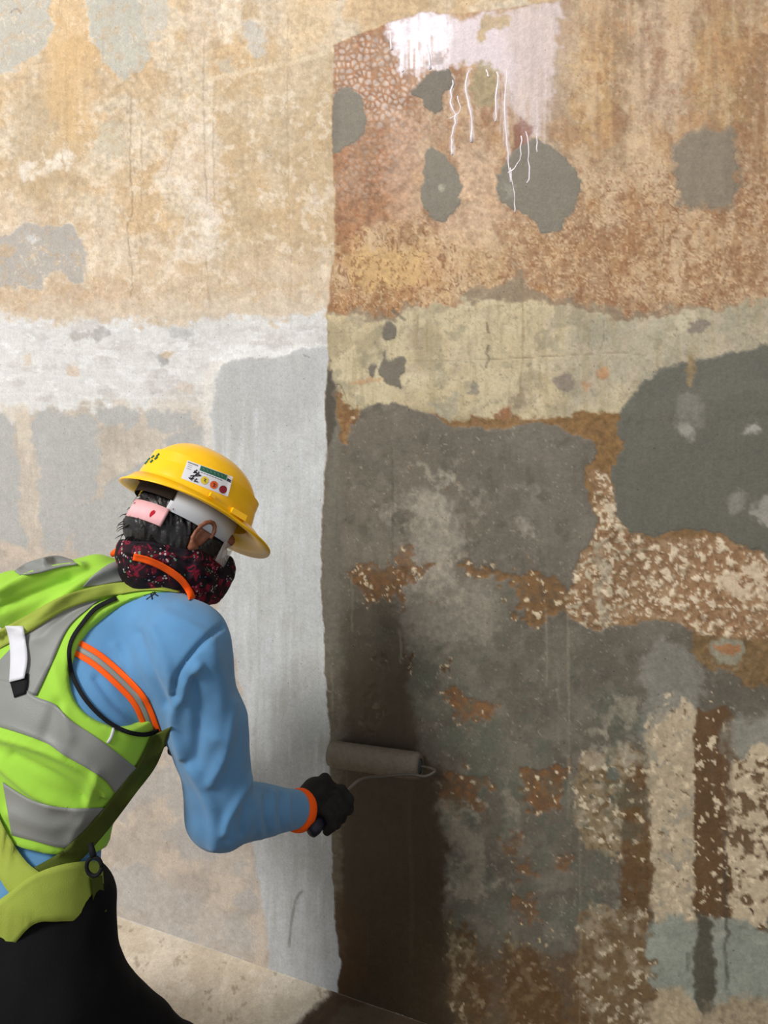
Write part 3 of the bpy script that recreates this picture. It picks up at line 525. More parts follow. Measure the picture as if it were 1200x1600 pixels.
    for k in range(46):   # brush and runner marks all over the dark render
        x = 515+random.random()*680; y = 660+random.random()*800
        L.line([(x, y), (x+2, y+30+80*random.random())], 1.6, random.choice([(112, 106, 94), (78, 74, 64)]), .25, 2)
    A(L.mask([(514, 690), (530, 690), (533, 900), (528, 1000), (508, 1000), (505, 800)], 4, 4)*ct, (108, 104, 94), .08, .1, .15, .6)
    B([(505, 620), (514, 575), (520, 600), (524, 660), (514, 700), (506, 690)], (78, 72, 62), 2, 3)
    # edge of the fresh coating: scraped pale line
    B([(519, 1180), (528, 1180), (534, 1320), (540, 1440), (534, 1500), (524, 1400)], (112, 96, 76), 4, 6, rag=3, op=.7, grain=.3); B([(524, 1395), (560, 1420), (575, 1500), (560, 1545), (526, 1540)], (78, 56, 34), 8, 8, op=.7)
    # repair patches
    for nm, pl in PATCHES[:4]+PATCHES[5:8]:
        A(L.mask(pl, 1.6, 3)*ct, (122, 117, 104) if nm in ('p1', 'p4', 'p3') else (108, 102, 90), .05, .04, .02, .96)
    A(L.mask(PATCHES[4][1], 9, 8)*ct, (128, 118, 102), .05, .08, .12, .92)
    A(L.mask(PATCHES[8][1], 2.5, 4)*ct, (99, 98, 88), .05, .05, .03, .97)
    for pl, o in (([(1060, 668), (1076, 666), (1080, 680), (1064, 682)], .5), ([(1165, 668), (1182, 668), (1184, 676), (1166, 677)], .7), ([(1140, 780), (1160, 765), (1164, 790), (1140, 805)], .25), ([(1188, 780), (1300, 760), (1300, 840), (1190, 815)], .45), ([(1060, 620), (1095, 615), (1095, 665), (1060, 660)], .18)):
        B(pl, (180, 176, 164), 5, 6, op=o)
    B([(1072, 566), (1086, 560), (1086, 590), (1078, 598)], (150, 128, 92), 3, 5, grain=.3, op=.8)
    B([(683, 290), (692, 288), (694, 298), (686, 300)], (176, 168, 150), 3, 4, op=.7); B([(520, 150), (528, 150), (528, 225), (520, 225)], (92, 88, 78), 4, 3, op=.3)
    B([(785, 285), (800, 290), (800, 310), (786, 305)], (170, 166, 152), 5, 6, op=.4)
    L.H += .0007*L.fine+.0016*L.b1
    L.C = np.clip(L.C, .004, .88)
    return L
def set_attrs(o, C, Wt):
    me = o.data; n = len(me.vertices)
    a = me.color_attributes.new('pigment', 'FLOAT_COLOR', 'POINT')
    a.data.foreach_set('color', np.concatenate([C.reshape(-1, 3), np.ones((n, 1), np.float32)], 1).astype(np.float32).ravel())
    b = me.attributes.new('coating', 'FLOAT', 'POINT'); b.data.foreach_set('value', Wt.astype(np.float32).ravel())
def grid_faces(ni, nj):
    i, j = np.meshgrid(np.arange(ni-1), np.arange(nj-1), indexing='ij'); a = (i*nj+j).ravel()
    return np.stack([a, a+nj, a+nj+1, a+1], 1)
def wall_px(S, Z):
    X = W0[0]+WD[0]*S; Y = W0[1]+WD[1]*S
    return 600+F*X/Y, HOR-F*(Z-CAMH)/Y
STEP = .0036
sa = np.concatenate([np.arange(-4.0, -1.36, .03), np.arange(-1.36, 1.13, STEP), np.arange(1.15, 4.0, .03)]); za = np.concatenate([np.arange(0, 3.02, STEP), np.arange(3.04, 4.2, .03)])
S, Z = np.meshgrid(sa, za, indexing='ij')
PX, PY = wall_px(S, Z)
PXc = wall_px(np.clip(S, -1.4, 1.14), Z)[0]+(np.minimum(S+1.4, 0)+np.maximum(S-1.14, 0))*650; PYc = wall_px(np.clip(S, -1.4, 1.14), Z)[1]
LW = build_layers(PXc, PYc)
V = W0[None, None]+S[..., None]*WD+np.array([0, 0, 1.])*Z[..., None]+WN*LW.H[..., None]
wall = mesh('wall_back', V.reshape(-1, 3), grid_faces(*S.shape)[:, ::-1], M['wall'], None, True)
tag(wall, 'stained concrete wall, pale and dry on the left, dark and glossy with coating on the right', kind='structure'); set_attrs(wall, LW.C, LW.W)
# repair mortar patches stand proud of the wall, each a mesh of its own
def patch(poly, proud=.0016):
    m = LW.mask(poly, 1.6, 3)
    sub = np.argwhere(m > .5)
    if len(sub) == 0: return
    i0, j0 = sub.min(0)-1; i1, j1 = sub.max(0)+2
    i0 = max(i0, 0); j0 = max(j0, 0)
    mm = m[i0:i1, j0:j1]; ni, nj = mm.shape
    lift = (sstep(.35, .8, mm)*proud-.0012)
    Vs = (W0[None, None]+S[i0:i1, j0:j1, None]*WD+np.array([0, 0, 1.])*Z[i0:i1, j0:j1, None]+WN*(LW.H[i0:i1, j0:j1]+lift)[..., None]).reshape(-1, 3)
    f = grid_faces(ni, nj)[:, ::-1]; keep = (mm.ravel()[f].max(1) > .3); f = f[keep]
    used = np.unique(f); remap = -np.ones(ni*nj, int); remap[used] = np.arange(len(used))
    o = mesh('mortar_patch', Vs[used], remap[f], M['wall'], wall)
    set_attrs(o, LW.C[i0:i1, j0:j1].reshape(-1, 3)[used], LW.W[i0:i1, j0:j1].ravel()[used])
    return o
for nm, pl in PATCHES: patch(pl)
# floor
fx = np.concatenate([np.arange(-3.6, -1.2, .04), np.arange(-1.2, .9, .006), np.arange(.94, 3.5, .04)]); fy = np.concatenate([np.arange(0, .30, .006)*-1-0, np.arange(.33, 5, .04)*-1])[::-1]
# floor runs from the wall towards and behind the camera: u along the wall, v outwards
U_, V_ = np.meshgrid(np.sort(fx), np.sort(-fy), indexing='ij')
FX = W0[0]+WD[0]*U_+WN[0]*V_; FY = W0[1]+WD[1]*U_+WN[1]*V_
wx, wy = wall_px(U_, V_*0)
LF = Layers(600+U_*600, 600+V_*600)
LF.lay(np.ones(U_.shape), (216, 202, 180), .10, .10); LF.lay(sstep(0, .12, LF.b2), (226, 214, 196), .05, .1, op=.7); LF.lay(sstep(.03, .13, LF.b1), (200, 186, 166), .05, .12, op=.7)
blobs(LF, 1., (150, 132, 110), 14, .70, .05, 33, op=.6)
dm = sstep(-.012, .012, U_+.02+V_*.28+.012*LF.n1*2)
LF.lay(dm, (86, 72, 56), .1, .12, wet=.5); LF.lay(dm*sstep(0, .12, LF.b2), (70, 50, 32), .1, .12, op=.8)
fl = mesh('floor', np.stack([FX, FY, LF.H+.0008*LF.fine-.001], -1).reshape(-1, 3), grid_faces(*U_.shape), M['wall'])
tag(fl, 'cream blotched concrete floor, dark with coating past the wet wall edge', kind='structure'); set_attrs(fl, np.clip(LF.C, .004, .85), LF.W)
# tubes
def tube(path, rad, n=10, caps=True):
    path = [np.array(p, float) for p in path]; m = len(path); rad = [rad]*m if np.isscalar(rad) else rad
    V = []; Fc = []; up = None
    for i, p in enumerate(path):
        t = nrm(path[min(i+1, m-1)]-path[max(i-1, 0)])
        if up is None: up = np.array([0, 0, 1.]) if abs(t[2]) < .9 else np.array([1., 0, 0])
        a = nrm(np.cross(t, up)); b = np.cross(a, t); up = b
        for k in range(n): V.append(p+rad[i]*(math.cos(2*PI*k/n)*a+math.sin(2*PI*k/n)*b))
    for i in range(m-1):
        for k in range(n): Fc.append((i*n+k, i*n+(k+1) % n, (i+1)*n+(k+1) % n, (i+1)*n+k))
    if caps: Fc += [tuple(range(n))[::-1], tuple((m-1)*n+k for k in range(n))]
    return V, Fc
def wall_pt(px, py, off=0.0):
    r = P(px, py, 1.0)-np.array([0, 0, CAMH]); t = np.dot(W0-np.array([0, 0, CAMH]), WN)/np.dot(r, WN)
    return np.array([0, 0, CAMH])+r*t+WN*off
for pts, r in (([(708, 125), (704, 160), (712, 185), (706, 215), (708, 242)], .0026), ([(733, 110), (728, 140), (735, 175), (738, 222)], .0028), ([(716, 150), (718, 172), (704, 186)], .0022), ([(778, 112), (776, 150), (774, 190)], .0026), ([(792, 110), (790, 180), (794, 240), (798, 285)], .0022), ([(814, 212), (812, 250), (795, 270)], .0018), ([(798, 262), (802, 300), (806, 332)], .0017), ([(822, 205), (826, 250), (825, 286)], .002), ([(838, 208), (840, 238)], .0018), ([(760, 108), (764, 120)], .002), ([(627, 100), (629, 112)], .003), ([(668, 70), (672, 108)], .003), ([(609, 52), (612, 78)], .0035)):
    pl = smooth_poly(pts, 4, False); n = len(pl); r *= 1.1
    V_d, F_d = tube([wall_pt(x+random.uniform(-1.6, 1.6), y, -r*.6) for x, y in pl], [r*(.8+.5*random.random()) for _ in range(n-1)]+[r*1.5], 7)
    mesh('paint_run', V_d, F_d, M['drip'], wall)

# ------------------------------------------------------------------ implicit surfaces
class Field:
    def __init__(s, ax, ay, az):
        s.a = [np.asarray(v, np.float32) for v in (ax, ay, az)]
        s.X, s.Y, s.Z = np.meshgrid(*s.a, indexing='ij'); s.D = np.full(s.X.shape, 1.0, np.float32)
    def add(s, d, k=.02):
        if k <= 0: s.D = np.minimum(s.D, d); return
        h = np.clip(.5+.5*(s.D-d)/k, 0, 1); s.D = s.D*(1-h)+d*h-k*h*(1-h)
    def cut(s, d, k=.004):
        h = np.clip(.5-.5*(s.D+d)/k, 0, 1); s.D = s.D*(1-h)+(-d)*h+k*h*(1-h)
    def cone(s, a, b, ra, rb):
        a = np.array(a); b = np.array(b); e = b-a; L2 = float(e@e)
        t = np.clip(((s.X-a[0])*e[0]+(s.Y-a[1])*e[1]+(s.Z-a[2])*e[2])/L2, 0, 1)
        return np.sqrt((s.X-a[0]-t*e[0])**2+(s.Y-a[1]-t*e[1])**2+(s.Z-a[2]-t*e[2])**2)-(ra+(rb-ra)*t)
    def ell(s, c, ax, r):
        q = [((s.X-c[0])*v[0]+(s.Y-c[1])*v[1]+(s.Z-c[2])*v[2]) for v in ax]
        k0 = np.sqrt(sum((q[i]/r[i])**2 for i in range(3))); k1 = np.sqrt(sum((q[i]/r[i]**2)**2 for i in range(3)))+1e-9
        return k0*(k0-1)/k1
    def half(s, p, n):
        return (s.X-p[0])*n[0]+(s.Y-p[1])*n[1]+(s.Z-p[2])*n[2]
    def mesh(s, smooth=2):
        D = s.D; ins = D < 0; nx, ny, nz = D.shape
        c = np.zeros((nx-1, ny-1, nz-1), np.int8)
        for i in (0, 1):
            for j in (0, 1):
                for k in (0, 1): c += ins[i:nx-1+i, j:ny-1+j, k:nz-1+k]
        act = (c > 0) & (c < 8); idx = np.argwhere(act); vid = -np.ones(act.shape, np.int64); vid[act] = np.arange(len(idx))
        acc = np.zeros((len(idx), 3)); cnt = np.zeros(len(idx)); co = [(i, j, k) for i in (0, 1) for j in (0, 1) for k in (0, 1)]
        for u in co:
            for ax in range(3):
                if u[ax] == 0:
                    v = list(u); v[ax] = 1
                    iu = tuple((idx+np.array(u)).T); iv = tuple((idx+np.array(v)).T); a = D[iu]; b = D[iv]; m = (a < 0) != (b < 0)
                    t = np.where(m, a/(a-b+1e-12), 0)
                    pu = np.stack([s.a[q][iu[q]] for q in range(3)], 1); pv = np.stack([s.a[q][iv[q]] for q in range(3)], 1)
                    acc += np.where(m[:, None], pu+(pv-pu)*t[:, None], 0); cnt += m
        V = acc/cnt[:, None]; Q = []
        for ax in range(3):
            o = [q for q in range(3) if q != ax]
            sl0 = [slice(None)]*3; sl1 = [slice(None)]*3; sl0[ax] = slice(0, -1); sl1[ax] = slice(1, None)
            for q in o: sl0[q] = slice(1, -1); sl1[q] = slice(1, -1)
            A = ins[tuple(sl0)]; B = ins[tuple(sl1)]; e = np.argwhere(A != B)
            if len(e) == 0: continue
            flip = A[tuple(e.T)]; base = e.copy()
            def vv(d0, d1):
                t = base.copy(); t[:, o[0]] += d0; t[:, o[1]] += d1; return vid[tuple(t.T)]
            q = np.stack([vv(0, 0), vv(1, 0), vv(1, 1), vv(0, 1)], 1)
            if ax == 1: flip = ~flip
            q[~flip] = q[~flip][:, ::-1]; Q.append(q)
        Q = np.concatenate(Q); Q = Q[(Q >= 0).all(1)]
        for _ in range(smooth):
            sm = np.zeros_like(V); n = np.zeros(len(V))
            for k in range(4):
                np.add.at(sm, Q[:, k], V[Q[:, (k+1) % 4]]+V[Q[:, (k+3) % 4]]); np.add.at(n, Q[:, k], 2)
            V = V*.5+.5*sm/np.maximum(n, 1)[:, None]
        return V, Q
def normals(V, Q):
    fn = np.cross(V[Q[:, 2]]-V[Q[:, 0]], V[Q[:, 3]]-V[Q[:, 1]]); N = np.zeros_like(V)
    for k in range(4): np.add.at(N, Q[:, k], fn)
    return N/(np.linalg.norm(N, axis=1)[:, None]+1e-12)
CAMP = np.array([0, 0, CAMH])
def proj(V):
    return 600+F*V[:, 0]/V[:, 1], HOR-F*(V[:, 2]-CAMH)/V[:, 1]
def creases(V, Q, items):
    """cloth folds: items (pts, half width px, height m) raised or sunk along the surface normal"""
    items = [(a, b, h*1.55) for a, b, h in items]; N = normals(V, Q); x, y = proj(V); face = np.clip(-((V-CAMP)*N).sum(1)/np.linalg.norm(V-CAMP, axis=1)*2.5, 0, 1); dsp = np.zeros(len(V))
    for pts, wd, h in items:
        d = poly_sd(smooth_poly(pts, 4, False), x, y, False); dsp += h*np.exp(-(d/wd)**2)*face
    return V+N*dsp[:, None]
def cloth_noise(V, Q, amp, sc):
    N = normals(V, Q); n = fbm(V[:, 0]*sc+V[:, 1]*sc*.7, V[:, 2]*sc+V[:, 1]*sc*.5, 3, 3)-.5
    return V+N*(n*amp)[:, None]
def bvh(*vq):
    V = []; Fc = []; o = 0
    for v, q in vq:
        V.append(v); Fc += (q+o).tolist() if isinstance(q, np.ndarray) else [tuple(i+o for i in f) for f in q]; o += len(v)
    return BVHTree.FromPolygons([tuple(map(float, p)) for p in np.concatenate(V)], Fc)
def hit(b, px, py):
    d = P(px, py, 1.0)-CAMP; r = b.ray_cast(Vector(CAMP), Vector(d).normalized())
    return None if r[0] is None else (np.array(r[0]), np.array(r[1]))
def band(b, A, B, off=.003, th=.002, ns=6, na=None, sm=True):
    """a strip of cloth lying on a surface between two edge lines"""
    A = smooth_poly(A, 6, False) if sm else np.array(A, float); B = smooth_poly(B, 6, False) if sm else np.array(B, float)
    def rs(p, n):
        L = np.concatenate([[0], np.cumsum(np.hypot(*(p[1:]-p[:-1]).T))]); t = np.linspace(0, L[-1], n); return np.stack([np.interp(t, L, p[:, 0]), np.interp(t, L, p[:, 1])], 1)
    if na is None:
        na = max(6, int(max(np.hypot(*(A[1:]-A[:-1]).T).sum(), np.hypot(*(B[1:]-B[:-1]).T).sum())/5))
    A = rs(A, na); B = rs(B, na); dep = np.full((na, ns+1), np.nan); px = np.zeros((na, ns+1, 2))
    for i in range(na):
        for j in range(ns+1):
            p = A[i]+(B[i]-A[i])*j/ns; px[i, j] = p; h = hit(b, *p)
            if h is not None: dep[i, j] = h[0][1]-off
    ok = np.argwhere(~np.isnan(dep))
    if len(ok) == 0: raise RuntimeError('band misses')
    for i in range(na):
        for j in range(ns+1):
            if np.isnan(dep[i, j]):
                k = ok[np.argmin(((ok-[i, j])**2*[1, 1.]).sum(1))]; dep[i, j] = dep[k[0], k[1]]
    for _ in range(3):
        e = np.pad(dep, 1, mode='edge'); dep = np.minimum(dep, (dep+e[:-2, 1:-1]+e[2:, 1:-1]+e[1:-1, :-2]+e[1:-1, 2:])/5*1.0+0)
    top = [P(px[i, j, 0], px[i, j, 1], dep[i, j]) for i in range(na) for j in range(ns+1)]
    bot = [p+nrm(p-CAMP)*(th+off) for p in top]; n = na*(ns+1); w_ = ns+1; Fc = []
    for i in range(na-1):
        for j in range(ns):
            a = i*w_+j; Fc.append((a, a+1, a+w_+1, a+w_)); Fc.append((n+a, n+a+w_, n+a+w_+1, n+a+1))
    bd = [i*w_ for i in range(na)]+[(na-1)*w_+j for j in range(1, w_)]+[i*w_+ns for i in range(na-2, -1, -1)]+[j for j in range(ns-1, 0, -1)]
    for i in range(len(bd)):
        a, c = bd[i], bd[(i+1) % len(bd)]; Fc.append((a, c, n+c, n+a))
    return top+bot, Fc
def merge(items):
    V = []; Fc = []; mi = []; o = 0
    for v, f, m in items:
        V += list(v); Fc += [tuple(int(i)+o for i in q) for q in f]; mi += [m]*len(f); o += len(v)
    return V, Fc, mi

# ------------------------------------------------------------------ the worker
A_UP = np.array([0, 0, 1.])
PEL = P(24, 1490, 1.40); WST = P(34, 1370, 1.42); CHE = P(104, 1110, 1.50); NEK = P(218, 925, 1.60)
HR = nrm([.86, -.50, 0])                                   # the worker's right
TA = nrm(NEK-PEL); RT = nrm(HR-TA*(HR@TA)); TN = np.cross(RT, TA)   # torso axes; TN points to the chest side or back
SHR = P(297, 1019, 1.44); SHL = NEK-HR*.17-A_UP*.05
ELR = P(345, 1268, 1.50); WRR = P(468, 1266, 1.69)
ELL = SHL+np.array([-.06, .10, -.27]); WRL = ELL+np.array([.10, .17, -.13])
GB, GT = P(488, 1297, 1.665), P(541, 1238, 1.775)           # butt and top of the roller handle
HIR = PEL+HR*.10-A_UP*.04; HIL = PEL-HR*.10-A_UP*.04
KNR = P(258, 1700, 1.50); KNL = HIL+np.array([-.12, .30, -.24])
ANR = np.array([KNR[0]-.06, KNR[1]-.22, .11]); ANL = np.array([KNL[0]-.02, KNL[1]-.10, .11])
TOD = nrm([.45, .89, 0])
# head axes
HC = P(298, 787, 1.60)
VW = nrm(HC-CAMP)
Ci = nrm([.9, 0, -.435]); Ci = nrm(Ci-VW*(Ci@VW))
Ui = np.cross(Ci, VW)
if Ui[2] < 0: Ui = -Ui
HU = nrm(Ui*math.cos(R12 := math.radians(12))+VW*math.sin(R12))
Wy = np.cross(HU, Ci)
if Wy@VW < 0: Wy = -Wy
PSI = math.radians(22)
HF = nrm(Ci*math.cos(PSI)+Wy*math.sin(PSI)); HRt = np.cross(HF, HU)     # front and right of the head
def hp(f, r, u): return HC+HF*f+HRt*r+HU*u
person = empty('person', (float(PEL[0]), float(PEL[1]), 0))
tag(person, 'crouching worker in yellow hard hat and lime vest rolling coating onto the wall', 'person')

def torso(S_, g=0.0):
    S_.add(S_.ell(PEL, (RT, TN, TA), (.160+g, .125+g, .14+g)), .0)
    S_.add(S_.ell(WST, (RT, TN, TA), (.140+g, .108+g, .16+g)), .06)
    S_.add(S_.ell(CHE, (RT, TN, TA), (.185+g, .128+g, .20+g)), .06)
    S_.add(S_.ell(NEK*.72+CHE*.28-A_UP*.03, (RT, TN, TA), (.175+g, .10+g, .12+g)), .05)
def arms(S_, g=0.0):
    S_.add(S_.cone(SHR, ELR, .060+g, .046+g), .05); S_.add(S_.cone(ELR, WRR, .045+g, .028+g), .03)
    S_.add(S_.cone(SHL, ELL, .058+g, .045+g), .05); S_.add(S_.cone(ELL, WRL, .044+g, .028+g), .03)
def legs(S_, g=0.0):
    for h_, k_, a_ in ((HIR, KNR, ANR), (HIL, KNL, ANL)):
        S_.add(S_.cone(h_, k_, .085+g, .058+g), .05); S_.add(S_.cone(k_, a_, .056+g, .04+g), .04)
# hand built as finger chains about a grip
def hand_prims(W, G0, G1, gr, side=1):
    c = (G0+G1)/2; h = nrm(G1-G0); e1 = nrm((W-c)-h*((W-c)@h)); e2 = np.cross(h, e1)*side
    out = [(W, c+e1*.045-h*.0, .029, .036)]
    for k, (off, ln, fr) in enumerate(((.036, .95, .0108), (.013, 1.05, .0112), (-.010, 1.0, .0108), (-.031, .85, .0098))):
        q = c+h*off; r = gr+fr*.9; pts = [q+e1*.052+e2*.012]
        for t in np.linspace(.35, .35+3.9*ln, 5): pts.append(q+r*1.1*(math.cos(t)*e1+math.sin(t)*e2)+h*.002)
        out.append((c+e1*.052+h*off*.6-e2*.004, pts[0], .020, fr*1.25))
        for a, b in zip(pts[:-1], pts[1:]): out.append((a, b, fr, fr*.96))
    th = [c+e1*.055-e2*.012+h*.02, c+e1*.026-e2*.026+h*.036, c-e1*.002-e2*.030+h*.050, c-e1*.022-e2*.020+h*.052]
    for a, b, r0, r1 in zip(th[:-1], th[1:], (.0155, .0135, .012), (.0135, .012, .0105)): out.append((a, b, r0, r1))
    return out
HANDR = hand_prims(WRR, GB, GT, .015, 1)
LG0 = WRL+np.array([.03, .07, -.075]); LG1 = WRL+np.array([.09, .05, -.035])
HANDL = hand_prims(WRL, LG0, LG1, .02, -1)
EAR = hp(.018, .080, -.060)
def fineax(lo, hi, f0, f1, cs, fs):
    out = [lo]
    while out[-1] < hi: out.append(out[-1]+(fs if f0 < out[-1] < f1 else cs))
    return np.array(out)
def head(S_, g=0.0, ear=True):
    S_.add(S_.ell(hp(.012, 0, -.055), (HF, HRt, HU), (.100+g, .077+g, .112+g)), .0 if g else .02)
    S_.add(S_.ell(hp(.060, 0, -.125), (HF, HRt, HU), (.052+g, .052+g, .055+g)), .04)
    S_.add(S_.cone(hp(.108, 0, -.06), hp(.128, 0, -.092), .009+g, .013+g), .012)
    S_.add(S_.cone(hp(.104, -.02, -.122), hp(.104, .02, -.122), .007+g, .007+g), .012)
    S_.add(S_.cone(hp(.096, -.045, -.035), hp(.096, .045, -.035), .012+g, .012+g), .015)
bd = Field(fineax(-.98, .0, HC[0]-.13, HC[0]+.13, .009, .0032), fineax(1.0, 2.2, HC[1]-.12, HC[1]+.12, .009, .0032), fineax(.03, 1.62, HC[2]-.20, HC[2]+.02, .009, .0032))
torso(bd); arms(bd); legs(bd); bd.add(bd.cone(NEK, hp(-.02, 0, -.10), .060, .056), .04); head(bd)
for a, b, r0, r1 in HANDR+HANDL: bd.add(bd.cone(a, b, r0-.002, r1-.002), .004)
for a_ in (ANR, ANL): bd.add(bd.cone(a_-A_UP*.03, a_+TOD*.15-A_UP*.06, .038, .028), .03)
EA = (HF*.94-HU*.30, HRt, HU*.95+HF*.3); EA = tuple(nrm(v) for v in EA)
bd.add(bd.ell(EAR, EA, (.017, .007, .031)), .008)
ring = [EAR+EA[0]*(.018*math.cos(t))+EA[2]*(.030*math.sin(t))+EA[1]*(.010+.003*math.cos(t)*-1) for t in np.linspace(.3, 5.2, 12)]
for a, b in zip(ring[:-1], ring[1:]): bd.add(bd.cone(a, b, .0042, .0042), .003)
bd.add(bd.cone(EAR-EA[2]*.026+EA[1]*.006, EAR-EA[2]*.033+EA[1]*.006, .0085, .007), .004)
bd.cut(bd.ell(EAR+EA[1]*.012+EA[0]*.002-EA[2]*.004, EA, (.009, .009, .017)), .004)
for s_ in (-1, 1): bd.cut(bd.ell(hp(.116, s_*.032, -.06), (HF, HRt, HU), (.012, .015, .011)), .01)
bV, bQ = bd.mesh(1)
mesh('body', bV, bQ, M['skin'], person)
for s_ in (-1, 1):
    s2 = Field(*[np.linspace(c-.015, c+.015, 22) for c in hp(.099, s_*.031, -.06)]); s2.add(s2.ell(hp(.099, s_*.031, -.06), (HF, HRt, HU), (.012, .012, .012)), 0); v, q = s2.mesh(1)
    mesh('eye', v, q, M['eye'], person)
# hair
hf = Field(*[np.arange(c-.16, c+.16, .0032) for c in hp(0, 0, -.07)])
hf.add(hf.ell(hp(.004, 0, -.05), (HF, HRt, HU), (.105, .086, .116)), 0)
hf.add(hf.cone(hp(-.066, .02, -.085), hp(-.070, -.02, -.085), .030, .030), .02)
hf.cut(hf.half(hp(.082, 0, 0), -HF)); hf.cut(hf.half(hp(0, 0, -.125), HU)*1.0+0)
hf.cut(hf.half(hp(0, 0, -.012), -HU))
hf.cut(hf.ell(EAR+HRt*.01, EA, (.017, .03, .032))); hf.cut(hf.ell(hp(.105, .06, -.12), (HF, HRt, HU), (.04, .05, .055)))
hV, hQ = hf.mesh(1); hN = normals(hV, hQ); hV = hV+hN*((fbm(hV[:, 0]*190+hV[:, 1]*120, hV[:, 2]*40, 7, 2)-.5)*.009)[:, None]
it = [(hV, hQ.tolist(), 0)]
for k in range(260):
    i = random.randrange(len(hV)); n = hN[i]; p = hV[i]
    if (p-HC)@HF > .03 or (p-HC)@HU > -.03: continue
    dn = nrm(-HU+n*.35+np.array([random.uniform(-.4, .4) for _ in range(3)])); ln = random.uniform(.008, .018)
    v, f = tube([p-n*.002, p+dn*ln*.5+n*.004, p+dn*ln+n*.004], [.0011, .0009, .0003], 4); it.append((v, f, 0))
v, f, mi = merge(it); hair = mesh('hair', v, f, M['hair'], person)

# neck gaiter
gf = Field(np.arange(NEK[0]-.16, HC[0]+.17, .0035), np.arange(NEK[1]-.15, NEK[1]+.15, .0035), np.arange(NEK[2]-.09, HC[2]-.02, .0035))
gf.add(gf.cone(P(248, 925, 1.60), hp(-.030, 0, -.125), .072, .066), 0)
gf.add(gf.ell(hp(.060, 0, -.130), (HF, HRt, HU), (.066, .066, .066)), .03); gf.add(gf.cone(P(338, 890, 1.62), P(330, 912, 1.62), .040, .036), .02)
gf.add(gf.cone(hp(.112, 0, -.085), hp(.10, 0, -.15), .024, .03), .03)
gf.add(gf.cone(hp(.05, 0, -.17), P(326, 918, 1.60), .04, .030), .03)
gf.add(gf.ell(hp(.022, 0, -.112), (HF, HRt, HU), (.108, .084, .055)), .02)
gf.cut(gf.half(hp(.03, 0, -.086), -(nrm(HU*.86+HF*-.28)))*-1*-1, .004)
gV, gQ = gf.mesh(2)
gV = cloth_noise(gV, gQ, .012, 26)
gV = creases(gV, gQ, [([(200, 862), (240, 868), (280, 890), (310, 925)], 4, .005), ([(215, 850), (260, 860), (300, 880)], 4, -.004), ([(260, 865), (300, 878), (330, 905)], 3, .005), ([(320, 880), (345, 900)], 4, -.005), ([(300, 900), (335, 930)], 4, .004)])
mesh('neck_gaiter', gV, gQ, M['gaiter'], person)

# shirt
sf = Field(np.arange(-.98, -.12, .0052), np.arange(1.12, 1.98, .0052), np.arange(.60, 1.46, .0052))
torso(sf, .012)
sf.add(sf.cone(SHR+np.array([-.01, 0, .0]), SHR*.45+ELR*.55, .087, .069), .05); sf.add(sf.cone(SHR*.55+ELR*.45+np.array([.012,0,0]), ELR, .072, .065), .02); sf.add(sf.cone(ELR, WRR-nrm(WRR-ELR)*.012, .063, .038), .022)
sf.add(sf.cone(SHL, ELL, .080, .064), .05); sf.add(sf.cone(ELL, WRL, .060, .038), .02)
sf.add(sf.cone(SHR-HR*.045+A_UP*.025, NEK, .056, .056), .05)
sf.cut(sf.half(NEK+TA*.05, -TA), .01)
sf.cut(sf.half(PEL+TA*.11, TA), .01)
sV, sQ = sf.mesh(2)
sV = cloth_noise(sV, sQ, .010, 9)
sV = creases(sV, sQ, [([(272, 1085), (275, 1060), (290, 1035), (320, 1000), (348, 978)], 4, -.006), ([(285, 1090), (292, 1065), (310, 1040)], 7, .006), ([(275, 1100), (272, 1130), (285, 1180)], 8, .006), ([(330, 1020), (345, 1080), (340, 1150)], 14, .006),
 ([(300, 1060), (312, 1120), (305, 1190)], 10, -.006), ([(362, 1100), (352, 1170), (330, 1220)], 9, .006), ([(300, 1200), (330, 1260), (335, 1320)], 10, .006), ([(395, 1215), (378, 1240), (358, 1275), (350, 1300)], 7, .005), ([(396, 1235), (384, 1265), (378, 1300)], 7, -.005),
 ([(405, 1232), (402, 1265), (408, 1310)], 4, .004), ([(418, 1236), (414, 1270), (420, 1308)], 3, -.003), ([(428, 1238), (426, 1272), (430, 1305)], 3, .003), ([(440, 1240), (438, 1270), (442, 1302)], 3, -.003), ([(452, 1240), (450, 1272), (454, 1298)], 3, .003),
 ([(180, 1010), (205, 1050), (225, 1090)], 7, .004), ([(215, 990), (235, 1050), (258, 1100)], 8, -.005), ([(240, 985), (262, 1040), (270, 1080)], 8, .004), ([(150, 1060), (180, 1100), (215, 1130)], 6, -.004), ([(260, 960), (300, 980), (330, 1000)], 10, .003)])
shirt = mesh('shirt', sV, sQ, M['blue'], person)
SB = bvh((sV, sQ))
sbx = lambda *a, **k: band(SB, *a, **k)
stripe_c = [(112, 1008), (150, 1030), (190, 1065), (220, 1100), (240, 1150)]
def off(pts, d):
    p = np.array(pts, float); t = np.gradient(p, axis=0); t /= np.hypot(*t.T)[:, None]; return (p+np.stack([-t[:, 1], t[:, 0]], 1)*d).tolist()
for a, b, m_, nm in ((-13.5, -4.5, 'orange', 'orange_stripe'), (-4.5, 4.0, 'silver', 'reflective_stripe'), (4.0, 13, 'orange', 'orange_stripe')):
    v, f = band(SB, off(stripe_c, a), off(stripe_c, b), .003, .002, 3); mesh(nm, v, f, M[m_], shirt)
v, f, mi = merge([(*tube([hit(SB, x, y)[0]+WN*.002 for x, y in pts], .0014, 5), 0) for pts in ([(226, 930), (240, 926), (248, 931)], [(236, 924), (239, 936)], [(230, 936), (240, 929), (246, 924)])])
mesh('ink_marks', v, f, M['ink'], shirt)

